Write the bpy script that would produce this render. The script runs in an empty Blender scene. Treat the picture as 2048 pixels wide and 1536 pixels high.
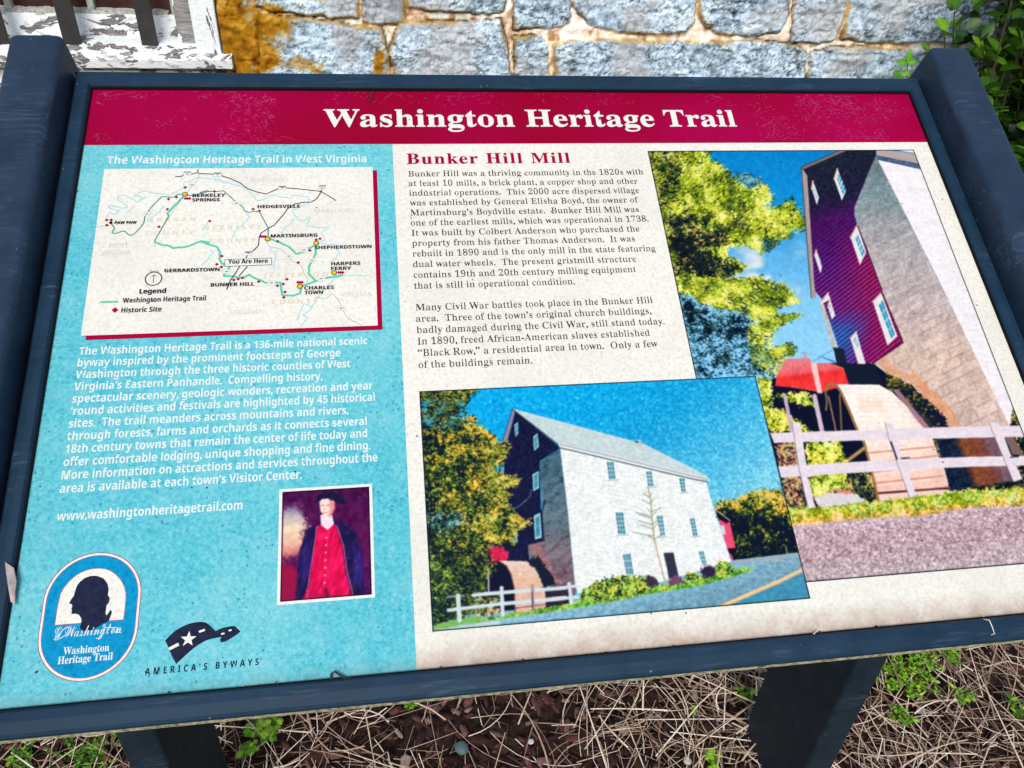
import bpy, bmesh, math, random
import numpy as np
from mathutils import Vector, Matrix
from mathutils.geometry import tessellate_polygon

random.seed(11)
rng = np.random.default_rng(7)
SC = bpy.context.scene
COL = SC.collection
ZG = 1.211                                   # height of the panel's upper edge above the ground
TILT = math.radians(30)                      # slope of the reading panel
CT, ST = math.cos(TILT), math.sin(TILT)

# ------------------------------------------------------------------ camera
RW = np.array([[0.98957062, -0.1375794, 0.0426838],
               [-0.04513945, -0.57755909, -0.81509995],
               [0.13679338, 0.80467224, -0.57774576]])
CAM = np.array([0.2987773, -0.87781629, 0.237697 + ZG])
cam = bpy.data.cameras.new('camera')
cam.sensor_width = 36.0
cam.lens = 27.8205
cam.clip_start = 0.02
cam.clip_end = 500.0
cam_o = bpy.data.objects.new('camera', cam)
m = Matrix.Identity(4)
for i in range(3):
    m[i][0], m[i][1], m[i][2], m[i][3] = RW[0][i], -RW[1][i], -RW[2][i], CAM[i]
cam_o.matrix_world = m
COL.objects.link(cam_o)
SC.camera = cam_o

# ------------------------------------------------------------------ light: bright overcast, soft high sun behind the reader
SUN_EL, SUN_AZ = math.radians(42), math.radians(192)     # azimuth clockwise from +Y (the wall)
world = bpy.data.worlds.new("World")
SC.world = world
world.use_nodes = True
wn = world.node_tree.nodes
bg = wn['Background']
sky = wn.new('ShaderNodeTexSky')
sky.sky_type = 'NISHITA'
sky.sun_disc = False
sky.sun_elevation = SUN_EL
sky.sun_rotation = SUN_AZ
sky.air_density = 1.0
sky.dust_density = 3.0
sky.ozone_density = 1.0
world.node_tree.links.new(sky.outputs[0], bg.inputs[0])
bg.inputs[1].default_value = 0.12
sun = bpy.data.lights.new('sun', 'SUN')
sun.energy = 1.7
sun.angle = math.radians(24)
sun.color = (1.0, 0.95, 0.88)
sun_o = bpy.data.objects.new('sun', sun)
sd = Vector((math.sin(SUN_AZ) * math.cos(SUN_EL), math.cos(SUN_AZ) * math.cos(SUN_EL), math.sin(SUN_EL)))
sun_o.rotation_euler = sd.to_track_quat('Z', 'Y').to_euler()
sun_o.location = sd * 10
COL.objects.link(sun_o)
SC.view_settings.view_transform = 'Standard'
SC.view_settings.look = 'None'
SC.view_settings.exposure = 0.38
SC.view_settings.gamma = 1.0

# ------------------------------------------------------------------ survey helpers
HM = np.array([[0.00049847, 0.00007852, -0.10514188],
               [-0.00000392, 0.00070097, -0.12339158],
               [-0.00008693, 0.00034286, 1.0]])
FPX = 27.8205 / 36 * 2048


def uv(pts):
    """survey coordinates of the print -> metres on the panel (across, down the slope)"""
    p = np.atleast_2d(np.asarray(pts, float))
    q = np.c_[p, np.ones(len(p))] @ HM.T
    return q[:, :2] / q[:, 2:]


def W(u, v, h=0.0):
    """panel coordinates -> world"""
    u, v, h = np.broadcast_arrays(np.asarray(u, float), np.asarray(v, float), np.asarray(h, float))
    return np.stack([u, -v * CT - h * ST, -v * ST + h * CT + ZG], -1)


def ray(px, py):
    d = np.array([(px - 1024) / FPX, (py - 768) / FPX, 1.0])
    return RW.T @ d


def on_y(px, py, Y):
    d = ray(px, py)
    return CAM + d * (Y - CAM[1]) / d[1]


def on_z(px, py, Z):
    d = ray(px, py)
    return CAM + d * (Z - CAM[2]) / d[2]


# ------------------------------------------------------------------ objects
def tag(o, label=None, cat=None, group=None, kind=None):
    if label: o['label'] = label
    if cat: o['category'] = cat
    if group: o['group'] = group
    if kind: o['kind'] = kind
    return o


def empty(name, loc, label, cat, group=None):
    o = bpy.data.objects.new(name, None)
    o.location = loc
    o.empty_display_size = 0.05
    COL.objects.link(o)
    return tag(o, label, cat, group)


def wloc(o):
    v = Vector(o.location)
    while o.parent:
        o = o.parent
        v += Vector(o.location)
    return v


def put(name, me, parent=None, mats=(), origin=None):
    """link a mesh given in world coordinates, under parent"""
    for mt in mats:
        me.materials.append(mt)
    o = bpy.data.objects.new(name, me)
    COL.objects.link(o)
    if parent is not None:
        o.parent = parent
        o.location = -wloc(parent)
    elif origin is not None:
        me.transform(Matrix.Translation(-Vector(origin)))
        o.location = origin
    return o


def np_mesh(name, V, F, colors=None, midx=None, smooth=False):
    """mesh from arrays; F is an (n,k) int array or list of faces"""
    me = bpy.data.meshes.new(name)
    if isinstance(F, np.ndarray):
        n, k = F.shape
        me.vertices.add(len(V)); me.vertices.foreach_set('co', np.asarray(V, np.float32).ravel())
        me.loops.add(n * k); me.loops.foreach_set('vertex_index', F.astype(np.int32).ravel())
        me.polygons.add(n)
        me.polygons.foreach_set('loop_start', np.arange(0, n * k, k, dtype=np.int32))
        me.polygons.foreach_set('loop_total', np.full(n, k, np.int32))
        me.update(calc_edges=True)
    else:
        me.from_pydata([tuple(v) for v in V], [], F)
        me.update()
    if colors is not None:
        a = me.color_attributes.new('Col', 'FLOAT_COLOR', 'POINT')
        c = np.ones((len(V), 4), np.float32); c[:, :3] = colors
        a.data.foreach_set('color', c.ravel())
    if midx is not None:
        me.polygons.foreach_set('material_index', np.asarray(midx, np.int32))
    if smooth:
        me.polygons.foreach_set('use_smooth', np.ones(len(me.polygons), bool))
    return me


def bm_mesh(name, bm, smooth=False):
    me = bpy.data.meshes.new(name)
    bmesh.ops.recalc_face_normals(bm, faces=bm.faces)
    bm.to_mesh(me); bm.free()
    if smooth:
        for p in me.polygons: p.use_smooth = True
    return me


def prism(bm, ring_a, ring_b):
    a = [bm.verts.new(tuple(p)) for p in ring_a]
    b = [bm.verts.new(tuple(p)) for p in ring_b]
    n = len(a)
    for i in range(n):
        bm.faces.new((a[i], a[(i + 1) % n], b[(i + 1) % n], b[i]))
    bm.faces.new(a[::-1]); bm.faces.new(b)


def box_bm(x0, x1, y0, y1, z0, z1, bevel=0.0, seg=2):
    bm = bmesh.new()
    r = [(x0, y0), (x1, y0), (x1, y1), (x0, y1)]
    prism(bm, [(x, y, z0) for x, y in r], [(x, y, z1) for x, y in r])
    if bevel:
        bmesh.ops.bevel(bm, geom=bm.edges[:], offset=bevel, segments=seg, profile=0.5, affect='EDGES')
    return bm


# ------------------------------------------------------------------ numeric noise
_P = np.random.default_rng(3).random((8, 256, 256))


def vnoise(x, y, s=0):
    x = np.asarray(x, float); y = np.asarray(y, float)
    xi = np.floor(x).astype(int); yi = np.floor(y).astype(int)
    fx = x - xi; fy = y - yi
    fx = fx * fx * (3 - 2 * fx); fy = fy * fy * (3 - 2 * fy)
    L = _P[s % 8]
    a = L[xi & 255, yi & 255]; b = L[(xi + 1) & 255, yi & 255]
    c = L[xi & 255, (yi + 1) & 255]; d = L[(xi + 1) & 255, (yi + 1) & 255]
    return (a * (1 - fx) + b * fx) * (1 - fy) + (c * (1 - fx) + d * fx) * fy


def fbm(x, y, s=0, o=4, g=0.5):
    t = 0; a = 1; n = 0
    for i in range(o):
        t = t + a * vnoise(x * 2 ** i + 17.3 * i, y * 2 ** i - 9.1 * i, s + i); n += a; a *= g
    return t / n


def cells(x, y, s=0):
    """distance to nearest jittered cell centre and a value of that cell"""
    xi = np.floor(x).astype(int); yi = np.floor(y).astype(int)
    best = np.full(np.shape(x), 9.0); val = np.zeros(np.shape(x))
    for i in (-1, 0, 1):
        for j in (-1, 0, 1):
            cx = xi + i; cy = yi + j
            px = cx + _P[s % 8][cx & 255, cy & 255]; py = cy + _P[(s + 1) % 8][cx & 255, cy & 255]
            d = np.hypot(x - px, y - py)
            k = d < best
            best = np.where(k, d, best); val = np.where(k, _P[(s + 2) % 8][cx & 255, cy & 255], val)
    return best, val


def sstep(a, b, x):
    t = np.clip((x - a) / (b - a), 0, 1)
    return t * t * (3 - 2 * t)


def sdf(poly, X, Y):
    """signed distance to polygon, positive inside"""
    P = np.asarray(poly, float)
    d2 = np.full(X.shape, 1e18); ins = np.zeros(X.shape, bool)
    for i in range(len(P)):
        ax, ay = P[i]; bx, by = P[(i + 1) % len(P)]
        ex, ey = bx - ax, by - ay
        l2 = ex * ex + ey * ey + 1e-18
        t = np.clip(((X - ax) * ex + (Y - ay) * ey) / l2, 0, 1)
        d2 = np.minimum(d2, (X - ax - t * ex) ** 2 + (Y - ay - t * ey) ** 2)
        if ay != by:
            ins ^= ((ay > Y) != (by > Y)) & (X < (bx - ax) * (Y - ay) / (by - ay) + ax)
    d = np.sqrt(d2)
    return np.where(ins, d, -d)


def lin(c):
    c = np.asarray(c, float) / 255.0
    return np.where(c <= 0.04045, c / 12.92, ((c + 0.055) / 1.055) ** 2.4)


KAL = 0.74                                   # print ink: reflectance per seen brightness


def ink(r, g, b):
    return tuple(np.clip(lin((r, g, b)) * KAL, 0, 1)) + (1.0,)


# ------------------------------------------------------------------ materials
class NT:
    def __init__(s, name):
        s.m = bpy.data.materials.new(name); s.m.use_nodes = True
        s.n = s.m.node_tree.nodes; s.l = s.m.node_tree.links
        s.b = s.n['Principled BSDF']

    def new(s, t, **kw):
        n = s.n.new(t)
        for k, v in kw.items():
            if k in ('i',):
                for a, b in v.items(): n.inputs[a].default_value = b
            else: setattr(n, k, v)
        return n

    def link(s, a, b): s.l.new(a, b)

    def coord(s, scale=(1, 1, 1)):
        t = s.new('ShaderNodeTexCoord'); mp = s.new('ShaderNodeMapping')
        mp.inputs['Scale'].default_value = scale
        s.link(t.outputs['Object'], mp.inputs['Vector'])
        return mp.outputs['Vector']

    def noise(s, vec, scale, detail=3, rough=0.5, dist=0.0):
        n = s.new('ShaderNodeTexNoise', i={'Scale': scale, 'Detail': detail, 'Roughness': rough, 'Distortion': dist})
        s.link(vec, n.inputs['Vector']); return n.outputs['Fac']

    def voro(s, vec, scale, feature='F1'):
        n = s.new('ShaderNodeTexVoronoi', feature=feature, i={'Scale': scale})
        s.link(vec, n.inputs['Vector']); return n

    def ramp(s, fac, stops, interp='LINEAR'):
        r = s.new('ShaderNodeValToRGB'); r.color_ramp.interpolation = interp
        e = r.color_ramp.elements
        while len(e) < len(stops): e.new(0.5)
        for k, (p, c) in enumerate(stops):
            e[k].position = p
            e[k].color = c if len(c) == 4 else tuple(c) + (1,)
        s.link(fac, r.inputs['Fac']); return r.outputs['Color']

    def gray(s, fac, a, b):
        return s.ramp(fac, [(a, (0, 0, 0, 1)), (b, (1, 1, 1, 1))])

    def mix(s, fac, a, b, mode='MIX'):
        x = s.new('ShaderNodeMix', data_type='RGBA', blend_type=mode)
        if isinstance(fac, (int, float)): x.inputs[0].default_value = fac
        else: s.link(fac, x.inputs[0])
        for k, v in ((6, a), (7, b)):
            if isinstance(v, (tuple, list)): x.inputs[k].default_value = v if len(v) == 4 else tuple(v) + (1,)
            else: s.link(v, x.inputs[k])
        return x.outputs[2]

    def math(s, op, a, b=0.0):
        x = s.new('ShaderNodeMath', operation=op)
        for k, v in ((0, a), (1, b)):
            if isinstance(v, (int, float)): x.inputs[k].default_value = v
            else: s.link(v, x.inputs[k])
        return x.outputs[0]

    def base(s, c):
        if isinstance(c, (tuple, list)): s.b.inputs['Base Color'].default_value = tuple(c[:3]) + (1,)
        else: s.link(c, s.b.inputs['Base Color'])

    def rough(s, v, spec=0.5):
        if isinstance(v, (int, float)): s.b.inputs['Roughness'].default_value = v
        else: s.link(v, s.b.inputs['Roughness'])
        s.b.inputs['Specular IOR Level'].default_value = spec

    def bump(s, h, strength=0.3, dist=0.001):
        b = s.new('ShaderNodeBump', i={'Strength': strength, 'Distance': dist})
        s.link(h, b.inputs['Height']); s.link(b.outputs[0], s.b.inputs['Normal'])


PRINT_R, PRINT_S = 0.5, 0.05


def mat_ink(name, rgb, grain=0.10, gscale=420, wet=True):
    """printed ink under a weathered clear sheet: fine grime grain and dried drop marks"""
    t = NT(name)
    v = t.coord()
    c = ink(*rgb)
    g = t.noise(v, gscale, 4, 0.65)
    dark = tuple(x * (1 - grain * 2.2) for x in c[:3])
    lite = tuple(min(1, x * (1 + grain) + 0.02 * grain) for x in c[:3])
    col = t.ramp(g, [(0.32, dark), (0.5, c[:3]), (0.68, lite)])
    t.base(col); t.rough(PRINT_R, PRINT_S)
    t.bump(t.noise(v, 160, 2), 0.12, 0.0006)
    return t.m


def mat_sidebar():
    t = NT('blue_print')
    v = t.coord()
    big = t.noise(v, 7, 2, 0.5)
    mid = t.noise(v, 300, 3, 0.6, 0.6)
    fine = t.noise(v, 620, 3, 0.6)
    patch = t.noise(v, 34, 3, 0.6)
    a = t.ramp(mid, [(0.32, ink(90, 190, 206)), (0.47, ink(110, 204, 218)), (0.56, ink(122, 210, 222)), (0.70, ink(144, 219, 227))])
    b = t.ramp(mid, [(0.32, ink(68, 178, 200)), (0.47, ink(88, 195, 213)), (0.56, ink(102, 203, 218)), (0.70, ink(126, 212, 223))])
    col = t.mix(t.gray(big, 0.42, 0.58), a, b)
    col = t.mix(t.math('MULTIPLY', t.gray(patch, 0.5, 0.62), 0.25), col, ink(150, 216, 226))
    vr = t.voro(v, 150)
    ring = t.ramp(vr.outputs['Distance'], [(0.10, (0, 0, 0)), (0.19, (1, 1, 1)), (0.26, (0, 0, 0))])
    pick = t.gray(t.noise(v, 60, 2), 0.52, 0.6)
    col = t.mix(t.math('MULTIPLY', t.math('MULTIPLY', ring, pick), 0.45), col, ink(178, 230, 238))
    vs = t.voro(v, 210)
    spots = t.ramp(vs.outputs['Distance'], [(0.16, (1, 1, 1)), (0.30, (0, 0, 0))])
    sc_ = t.new('ShaderNodeSeparateColor'); t.link(vs.outputs['Color'], sc_.inputs[0])
    spots = t.math('MULTIPLY', spots, t.gray(sc_.outputs[0], .45, .6))
    pick2 = t.gray(t.noise(v, 45, 3), 0.46, 0.56)
    col = t.mix(t.math('MULTIPLY', t.math('MULTIPLY', spots, pick2), 0.8), col, ink(20, 146, 182))
    col = t.mix(t.math('MULTIPLY', t.gray(fine, 0.55, 0.72), 0.3), col, ink(22, 140, 180))
    tc = t.new('ShaderNodeTexCoord'); sx = t.new('ShaderNodeSeparateXYZ'); t.link(tc.outputs['Object'], sx.inputs[0])
    low = t.math('MULTIPLY', t.math('SUBTRACT', sx.outputs['Z'], ZG - 0.5874 * ST), -1.0 / 0.010)
    low = t.math('MULTIPLY', t.math('ADD', low, 1.0), t.math('ADD', t.noise(v, 55, 4, 0.7), 0.25))
    col = t.mix(t.math('MULTIPLY', t.gray(low, 0.25, 0.95), 0.6), col, ink(112, 150, 146))
    t.base(col); t.rough(PRINT_R, PRINT_S)
    t.bump(vr.outputs['Distance'], 0.1, 0.0006)
    return t.m


def mat_cream():
    t = NT('cream_print')
    v = t.coord()
    g = t.noise(v, 330, 4, 0.65, 0.4)
    col = t.ramp(g, [(0.28, ink(216, 217, 208)), (0.46, ink(236, 237, 228)), (0.62, ink(246, 247, 239))])
    p = t.gray(t.noise(v, 12, 3), 0.45, 0.62)
    col = t.mix(t.math('MULTIPLY', p, 0.28), col, ink(214, 216, 208))
    sp = t.voro(v, 300)
    spot = t.ramp(sp.outputs['Distance'], [(0.10, (1, 1, 1)), (0.18, (0, 0, 0))])
    pk = t.gray(t.noise(v, 26, 3), 0.53, 0.62)
    col = t.mix(t.math('MULTIPLY', t.math('MULTIPLY', spot, pk), 0.55), col, ink(135, 140, 140))
    # grime that gathered along the bottom lip
    tc = t.new('ShaderNodeTexCoord'); sx = t.new('ShaderNodeSeparateXYZ'); t.link(tc.outputs['Object'], sx.inputs[0])
    low = t.math('MULTIPLY', t.math('SUBTRACT', sx.outputs['Z'], ZG - 0.5874 * ST), -1.0 / 0.018)
    low = t.math('ADD', low, 1.0)
    low = t.math('MULTIPLY', low, t.math('ADD', t.noise(v, 60, 4, 0.7), 0.25))
    low = t.gray(low, 0.25, 0.95)
    col = t.mix(t.math('MULTIPLY', low, 0.9), col, ink(168, 132, 106))
    t.base(col); t.rough(PRINT_R, PRINT_S)
    t.bump(t.noise(v, 160, 2), 0.12, 0.0006)
    return t.m


def mat_crimson():
    t = NT('crimson_print')
    v = t.coord()
    big = t.noise(v, 4.5, 2, 0.5)
    col = t.mix(t.gray(big, 0.40, 0.60), ink(170, 0, 78), ink(153, 0, 48))
    g = t.noise(v, 260, 3, 0.6)
    col = t.mix(t.math('MULTIPLY', t.gray(g, 0.56, 0.72), 0.45), col, ink(112, 0, 44))
    g2 = t.noise(v, 380, 3, 0.7)
    col = t.mix(t.math('MULTIPLY', t.gray(g2, 0.62, 0.74), 0.35), col, ink(200, 24, 112))
    t.base(col); t.rough(PRINT_R, PRINT_S)
    t.bump(t.noise(v, 160, 2), 0.1, 0.0006)
    return t.m


def mat_plain(name, rgb, rough=0.5, spec=0.4, var=0.0, scale=40):
    t = NT(name)
    if var:
        f = t.noise(t.coord(), scale, 4, 0.6)
        t.base(t.ramp(f, [(0.3, tuple(c * (1 - var) for c in rgb)), (0.7, tuple(min(1, c * (1 + var)) for c in rgb))]))
    else: t.base(rgb)
    t.rough(rough, spec)
    return t.m


def mat_attr(name, rough=0.6, spec=0.3, var=0.12, scale=300, bump=0.2, bdist=0.001, trans=0.0):
    t = NT(name)
    a = t.new('ShaderNodeAttribute', attribute_name='Col')
    v = t.coord()
    f = t.noise(v, scale, 4, 0.65)
    k = t.ramp(f, [(0.3, (1 - var,) * 3), (0.7, (1 + var,) * 3)])
    t.base(t.mix(1.0, a.outputs['Color'], k, 'MULTIPLY'))
    t.rough(rough, spec)
    if bump: t.bump(t.noise(v, scale * 0.6, 4, 0.6), bump, bdist)
    if trans: 
        t.b.inputs['Transmission Weight'].default_value = 0
        t.b.inputs['Subsurface Weight'].default_value = 0
    return t.m


def mat_frame(name='frame_paint', base=(0.008, 0.026, 0.052), rough=0.5):
    t = NT(name)
    v = t.coord()
    st = t.noise(t.coord((6, 60, 60)), 5, 4, 0.6)
    g = t.noise(v, 28, 4, 0.6)
    col = t.mix(t.gray(g, 0.35, 0.7), base, tuple(c * 1.35 + 0.002 for c in base))
    ch = t.noise(v, 16, 3, 0.5)
    chalk = t.math('MULTIPLY', t.gray(st, 0.5, 0.72), t.gray(ch, 0.5, 0.66))
    col = t.mix(t.math('MULTIPLY', chalk, 0.6), col, (0.07, 0.115, 0.17))
    sp = t.voro(v, 75)
    dots = t.ramp(sp.outputs['Distance'], [(0.035, (1, 1, 1)), (0.06, (0, 0, 0))])
    pk = t.gray(t.noise(v, 11, 2), 0.5, 0.6)
    col = t.mix(t.math('MULTIPLY', dots, pk), col, (0.25, 0.28, 0.3))
    t.base(col)
    t.rough(t.math('ADD', t.math('MULTIPLY', g, 0.2), rough - 0.1), 0.12)
    t.bump(t.noise(v, 420, 3, 0.6), 0.1, 0.0004)
    return t.m


BASE = Vector((0.45, -0.18, 0.0))
M_CREAM = mat_cream()
M_BLUE = mat_sidebar()
M_CRIM = mat_crimson()
M_CRIM2 = mat_ink('crimson_ink', (166, 0, 58), 0.06)
M_WHITE = mat_ink('white_ink', (236, 240, 236), 0.07)
M_WHITET = mat_ink('white_text_ink', (226, 242, 242), 0.06)
M_BLACK = mat_ink('dark_ink', (34, 40, 48), 0.10)
M_MAPTXT = mat_ink('navy_ink', (16, 18, 44), 0.10)
M_TRAIL = mat_ink('green_ink', (92, 205, 178), 0.12)
M_TRAILD = mat_ink('teal_ink', (60, 150, 140), 0.12)
M_RIVER = mat_ink('river_ink', (176, 224, 230), 0.06)
M_GRAYL = mat_ink('gray_ink', (150, 152, 152), 0.08)
M_TAN = mat_ink('tan_ink', (226, 213, 194), 0.03)
M_PALE = mat_ink('pale_ink', (202, 206, 206), 0.04)
M_YEL = mat_ink('yellow_ink', (232, 200, 20), 0.05)
M_EMBL = mat_ink('emblem_blue_ink', (0, 150, 205), 0.14, 240)
M_NAVY = mat_ink('silhouette_ink', (30, 38, 66), 0.2, 200)
M_PINK = mat_ink('scratch_white', (212, 104, 152), 0.1)
M_FRAME = mat_frame()
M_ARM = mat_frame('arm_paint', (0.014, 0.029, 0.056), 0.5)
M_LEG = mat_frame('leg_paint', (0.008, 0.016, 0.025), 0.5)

# ------------------------------------------------------------------ lettering: outlines of the built-in font, weight adjusted per style
def to_style(ch, style):
    up, lo, dg = {'serif': (0x1D400, 0x1D41A, 0x1D7CE), 'sans': (0x1D5D4, 0x1D5EE, 0x1D7EC),
                  'script': (0x1D4D0, 0x1D4EA, None), 'light': (0x1D5A0, 0x1D5BA, 0x1D7E2)}[style]
    if 'A' <= ch <= 'Z': return chr(up + ord(ch) - 65)
    if 'a' <= ch <= 'z': return chr(lo + ord(ch) - 97)
    if '0' <= ch <= '9' and dg: return chr(dg + ord(ch) - 48)
    return ch


def bez_pts(sp, res=6):
    bp = sp.bezier_points; n = len(bp); out = []
    for i in range(n):
        a, b = bp[i], bp[(i + 1) % n]
        p0, p1, p2, p3 = (np.array(q[:2]) for q in (a.co, a.handle_right, b.handle_left, b.co))
        straight = np.allclose(np.cross(p1 - p0, p3 - p0), 0, atol=1e-5) and np.allclose(np.cross(p2 - p0, p3 - p0), 0, atol=1e-5)
        for t in ([0.0] if straight else np.arange(res) / res):
            out.append((1 - t) ** 3 * p0 + 3 * (1 - t) ** 2 * t * p1 + 3 * (1 - t) * t * t * p2 + t ** 3 * p3)
    P = np.array(out)
    keep = np.linalg.norm(P - np.roll(P, 1, 0), axis=1) > 1e-5
    return P[keep]


class Fonts:
    def __init__(s):
        s.g = {}

    def build(s, wanted):
        """wanted: set of (style, dx, dy, ch)"""
        raw = {}
        for st, dx, dy, ch in wanted: raw[(st, ch)] = None
        objs = {}
        for st, ch in raw:
            hc = to_style('H', st)
            c = bpy.data.curves.new('glyph', 'FONT'); c.body = hc + to_style(ch, st) + hc
            o = bpy.data.objects.new('glyph', c); COL.objects.link(o); objs[(st, ch)] = o
        for st in {k[0] for k in raw}:
            c = bpy.data.curves.new('glyph', 'FONT'); c.body = to_style('H', st) * 2
            o = bpy.data.objects.new('glyph', c); COL.objects.link(o); objs[(st, 'HH')] = o
        bpy.context.view_layer.update()
        dg = bpy.context.evaluated_depsgraph_get()
        hinfo = {}
        def splines(o):
            cv = o.to_curve(dg)
            r = [bez_pts(q) for q in cv.splines]
            o.to_curve_clear()
            return r
        for st in {k[0] for k in raw}:
            r = splines(objs[(st, 'HH')])
            nH = len(r) // 2
            hinfo[st] = (nH, min(q[:, 0].min() for q in r[nH:]) - min(q[:, 0].min() for q in r[:nH]))
        curves = {}
        for key in wanted:
            st, dx, dy, ch = key
            r = splines(objs[(st, ch)])
            nH, aH = hinfo[st]
            first, mid, last = r[:nH], r[nH:len(r) - nH], r[len(r) - nH:]
            adv = min(q[:, 0].min() for q in last) - min(q[:, 0].min() for q in first) - aH
            if not mid:
                s.g[key] = (np.zeros((0, 2)), np.zeros((0, 3), int), adv); continue
            cd = bpy.data.curves.new('g', 'CURVE'); cd.dimensions = '2D'; cd.fill_mode = 'BOTH'
            for P in mid:
                P = P - [aH, 0]
                area = 0.5 * np.sum(P[:, 0] * np.roll(P[:, 1], -1) - np.roll(P[:, 0], -1) * P[:, 1])
                # winding of outer contours: whichever sign the largest contour has
                e1 = P - np.roll(P, 1, 0); e2 = np.roll(P, -1, 0) - P
                n1 = np.c_[e1[:, 1], -e1[:, 0]]; n2 = np.c_[e2[:, 1], -e2[:, 0]]
                n1 /= np.linalg.norm(n1, axis=1)[:, None] + 1e-12; n2 /= np.linalg.norm(n2, axis=1)[:, None] + 1e-12
                nn = n1 + n2
                nn /= np.maximum(1 + np.sum(n1 * n2, 1), 0.35)[:, None]
                big = max(mid, key=lambda q: abs(np.sum(q[:, 0] * np.roll(q[:, 1], -1) - np.roll(q[:, 0], -1) * q[:, 1])))
                sg = np.sign(np.sum(big[:, 0] * np.roll(big[:, 1], -1) - np.roll(big[:, 0], -1) * big[:, 1]))
                if dx < 0:                   # thin the stems only: never more than the stroke can spare
                    inward = -np.sign(sg * nn[:, 0])
                    th = np.full(len(P), 9.0)
                    for Q in mid:
                        Q = Q - [aH, 0]; R_ = np.roll(Q, -1, 0)
                        y = P[:, 1][:, None] + 3.1e-4
                        cr = (Q[:, 1][None] > y) != (R_[:, 1][None] > y)
                        xx = Q[:, 0] + (y - Q[:, 1]) * (R_[:, 0] - Q[:, 0]) / (R_[:, 1] - Q[:, 1] + 1e-12)
                        dd = (xx - P[:, 0][:, None]) * inward[:, None]
                        th = np.minimum(th, np.where(cr & (dd > 2e-3), dd, 9.0).min(1))
                    ddx = -np.minimum(-dx, np.maximum(0.0, (th - 0.062) / 2))
                    P = P + sg * nn * np.c_[ddx, np.full(len(P), dy)]
                else:
                    P = P + sg * nn * [dx, dy]
                sp = cd.splines.new('POLY'); sp.points.add(len(P) - 1)
                for k, q in enumerate(P): sp.points[k].co = (q[0], q[1], 0, 1)
                sp.use_cyclic_u = True
            o = bpy.data.objects.new('g', cd); COL.objects.link(o)
            curves[key] = (o, adv)
        bpy.context.view_layer.update()
        dg = bpy.context.evaluated_depsgraph_get()
        for key, (o, adv) in curves.items():
            me = o.evaluated_get(dg).to_mesh()
            V = np.array([v.co[:2] for v in me.vertices]) if len(me.vertices) else np.zeros((0, 2))
            me.calc_loop_triangles()
            T = np.array([t.vertices[:] for t in me.loop_triangles]) if len(me.loop_triangles) else np.zeros((0, 3), int)
            o.evaluated_get(dg).to_mesh_clear()
            s.g[key] = (V, T, adv)
        for o in list(objs.values()) + [q[0] for q in curves.values()]:
            d = o.data; bpy.data.objects.remove(o); bpy.data.curves.remove(d)


FONTS = Fonts()
JOBS = []


class Sheet:
    base = 0
    """flat printed pieces lying on the panel, gathered into one mesh"""
    def __init__(s, h):
        s.h = h * 0.3; s.k = Sheet.base; s.V = []; s.F = []; s.M = []; s.mats = []

    def mi(s, mat):
        if mat not in s.mats: s.mats.append(mat)
        return s.mats.index(mat)

    def tri(s, P, T, mat, lift=0.0):
        if not len(P): return
        b = sum(len(q) for q in s.V)
        w = W(P[:, 0], P[:, 1], s.h + lift)
        s.V.append(w); T = np.asarray(T) + b
        # face up the panel normal
        A = w[np.asarray(T)[:, 1] - b] - w[np.asarray(T)[:, 0] - b]; B = w[np.asarray(T)[:, 2] - b] - w[np.asarray(T)[:, 0] - b]
        n = np.cross(A, B) @ np.array([0, -ST, CT])
        T[n < 0] = T[n < 0][:, ::-1]
        s.F.append(T); s.M.append(np.full(len(T), s.mi(mat)))

    def poly_uv(s, P, mat, lift=None):
        if lift is None:
            s.k += 1; lift = s.k * 2e-6
        P = np.asarray(P, float)
        T = np.array(tessellate_polygon([[Vector((a, b, 0)) for a, b in P]]))
        s.tri(P, T, mat, lift)

    def poly(s, pts, mat, lift=None): s.poly_uv(uv(pts), mat, lift)

    def stroke(s, pts, w, mat, closed=False, px=True, lift=None, taper=False):
        P = uv(pts) if px else np.asarray(pts, float)
        keep = [0] + [i for i in range(1, len(P)) if np.linalg.norm(P[i] - P[i - 1]) > 1e-6]
        P = P[keep]
        if lift is None:
            s.k += 1; lift = s.k * 2e-6
        n = len(P)
        if closed: a, b = np.roll(P, 1, 0), np.roll(P, -1, 0)
        else: a, b = np.r_[P[:1], P[:-1]], np.r_[P[1:], P[-1:]]
        t = b - a; t /= np.linalg.norm(t, axis=1)[:, None] + 1e-12
        nn = np.c_[-t[:, 1], t[:, 0]] * (w / 2)
        if taper:
            q = np.linspace(0, 1, n); nn *= (0.25 + 0.75 * np.sin(np.pi * q))[:, None]
        V = np.r_[P - nn, P + nn]
        T = []
        for i in range(n if closed else n - 1):
            j = (i + 1) % n
            T += [(i, j, n + j), (i, n + j, n + i)]
        s.tri(V, np.array(T), mat, lift)

    def disc(s, c, r, mat, px=True, ry=None, n=20):
        c = uv([c])[0] if px else np.asarray(c)
        a = np.linspace(0, 2 * np.pi, n, endpoint=False)
        s.poly_uv(np.c_[c[0] + r * np.cos(a), c[1] + (ry or r) * np.sin(a)], mat)

    def text(s, body, left, right, style, size, mat, dx=0.0, dy=0.0, track=0.0, px=True, u0=None, vv=None, fit=True, center=False):
        """one line of lettering between two baseline points"""
        JOBS.append((s, body, left, right, style, size, mat, dx, dy, track, px, u0, vv, fit, center))

    def build(s, name, parent):
        V = np.concatenate(s.V); F = np.concatenate(s.F); M_ = np.concatenate(s.M)
        return put(name, np_mesh(name, V, F, midx=M_), parent, s.mats)


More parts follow.
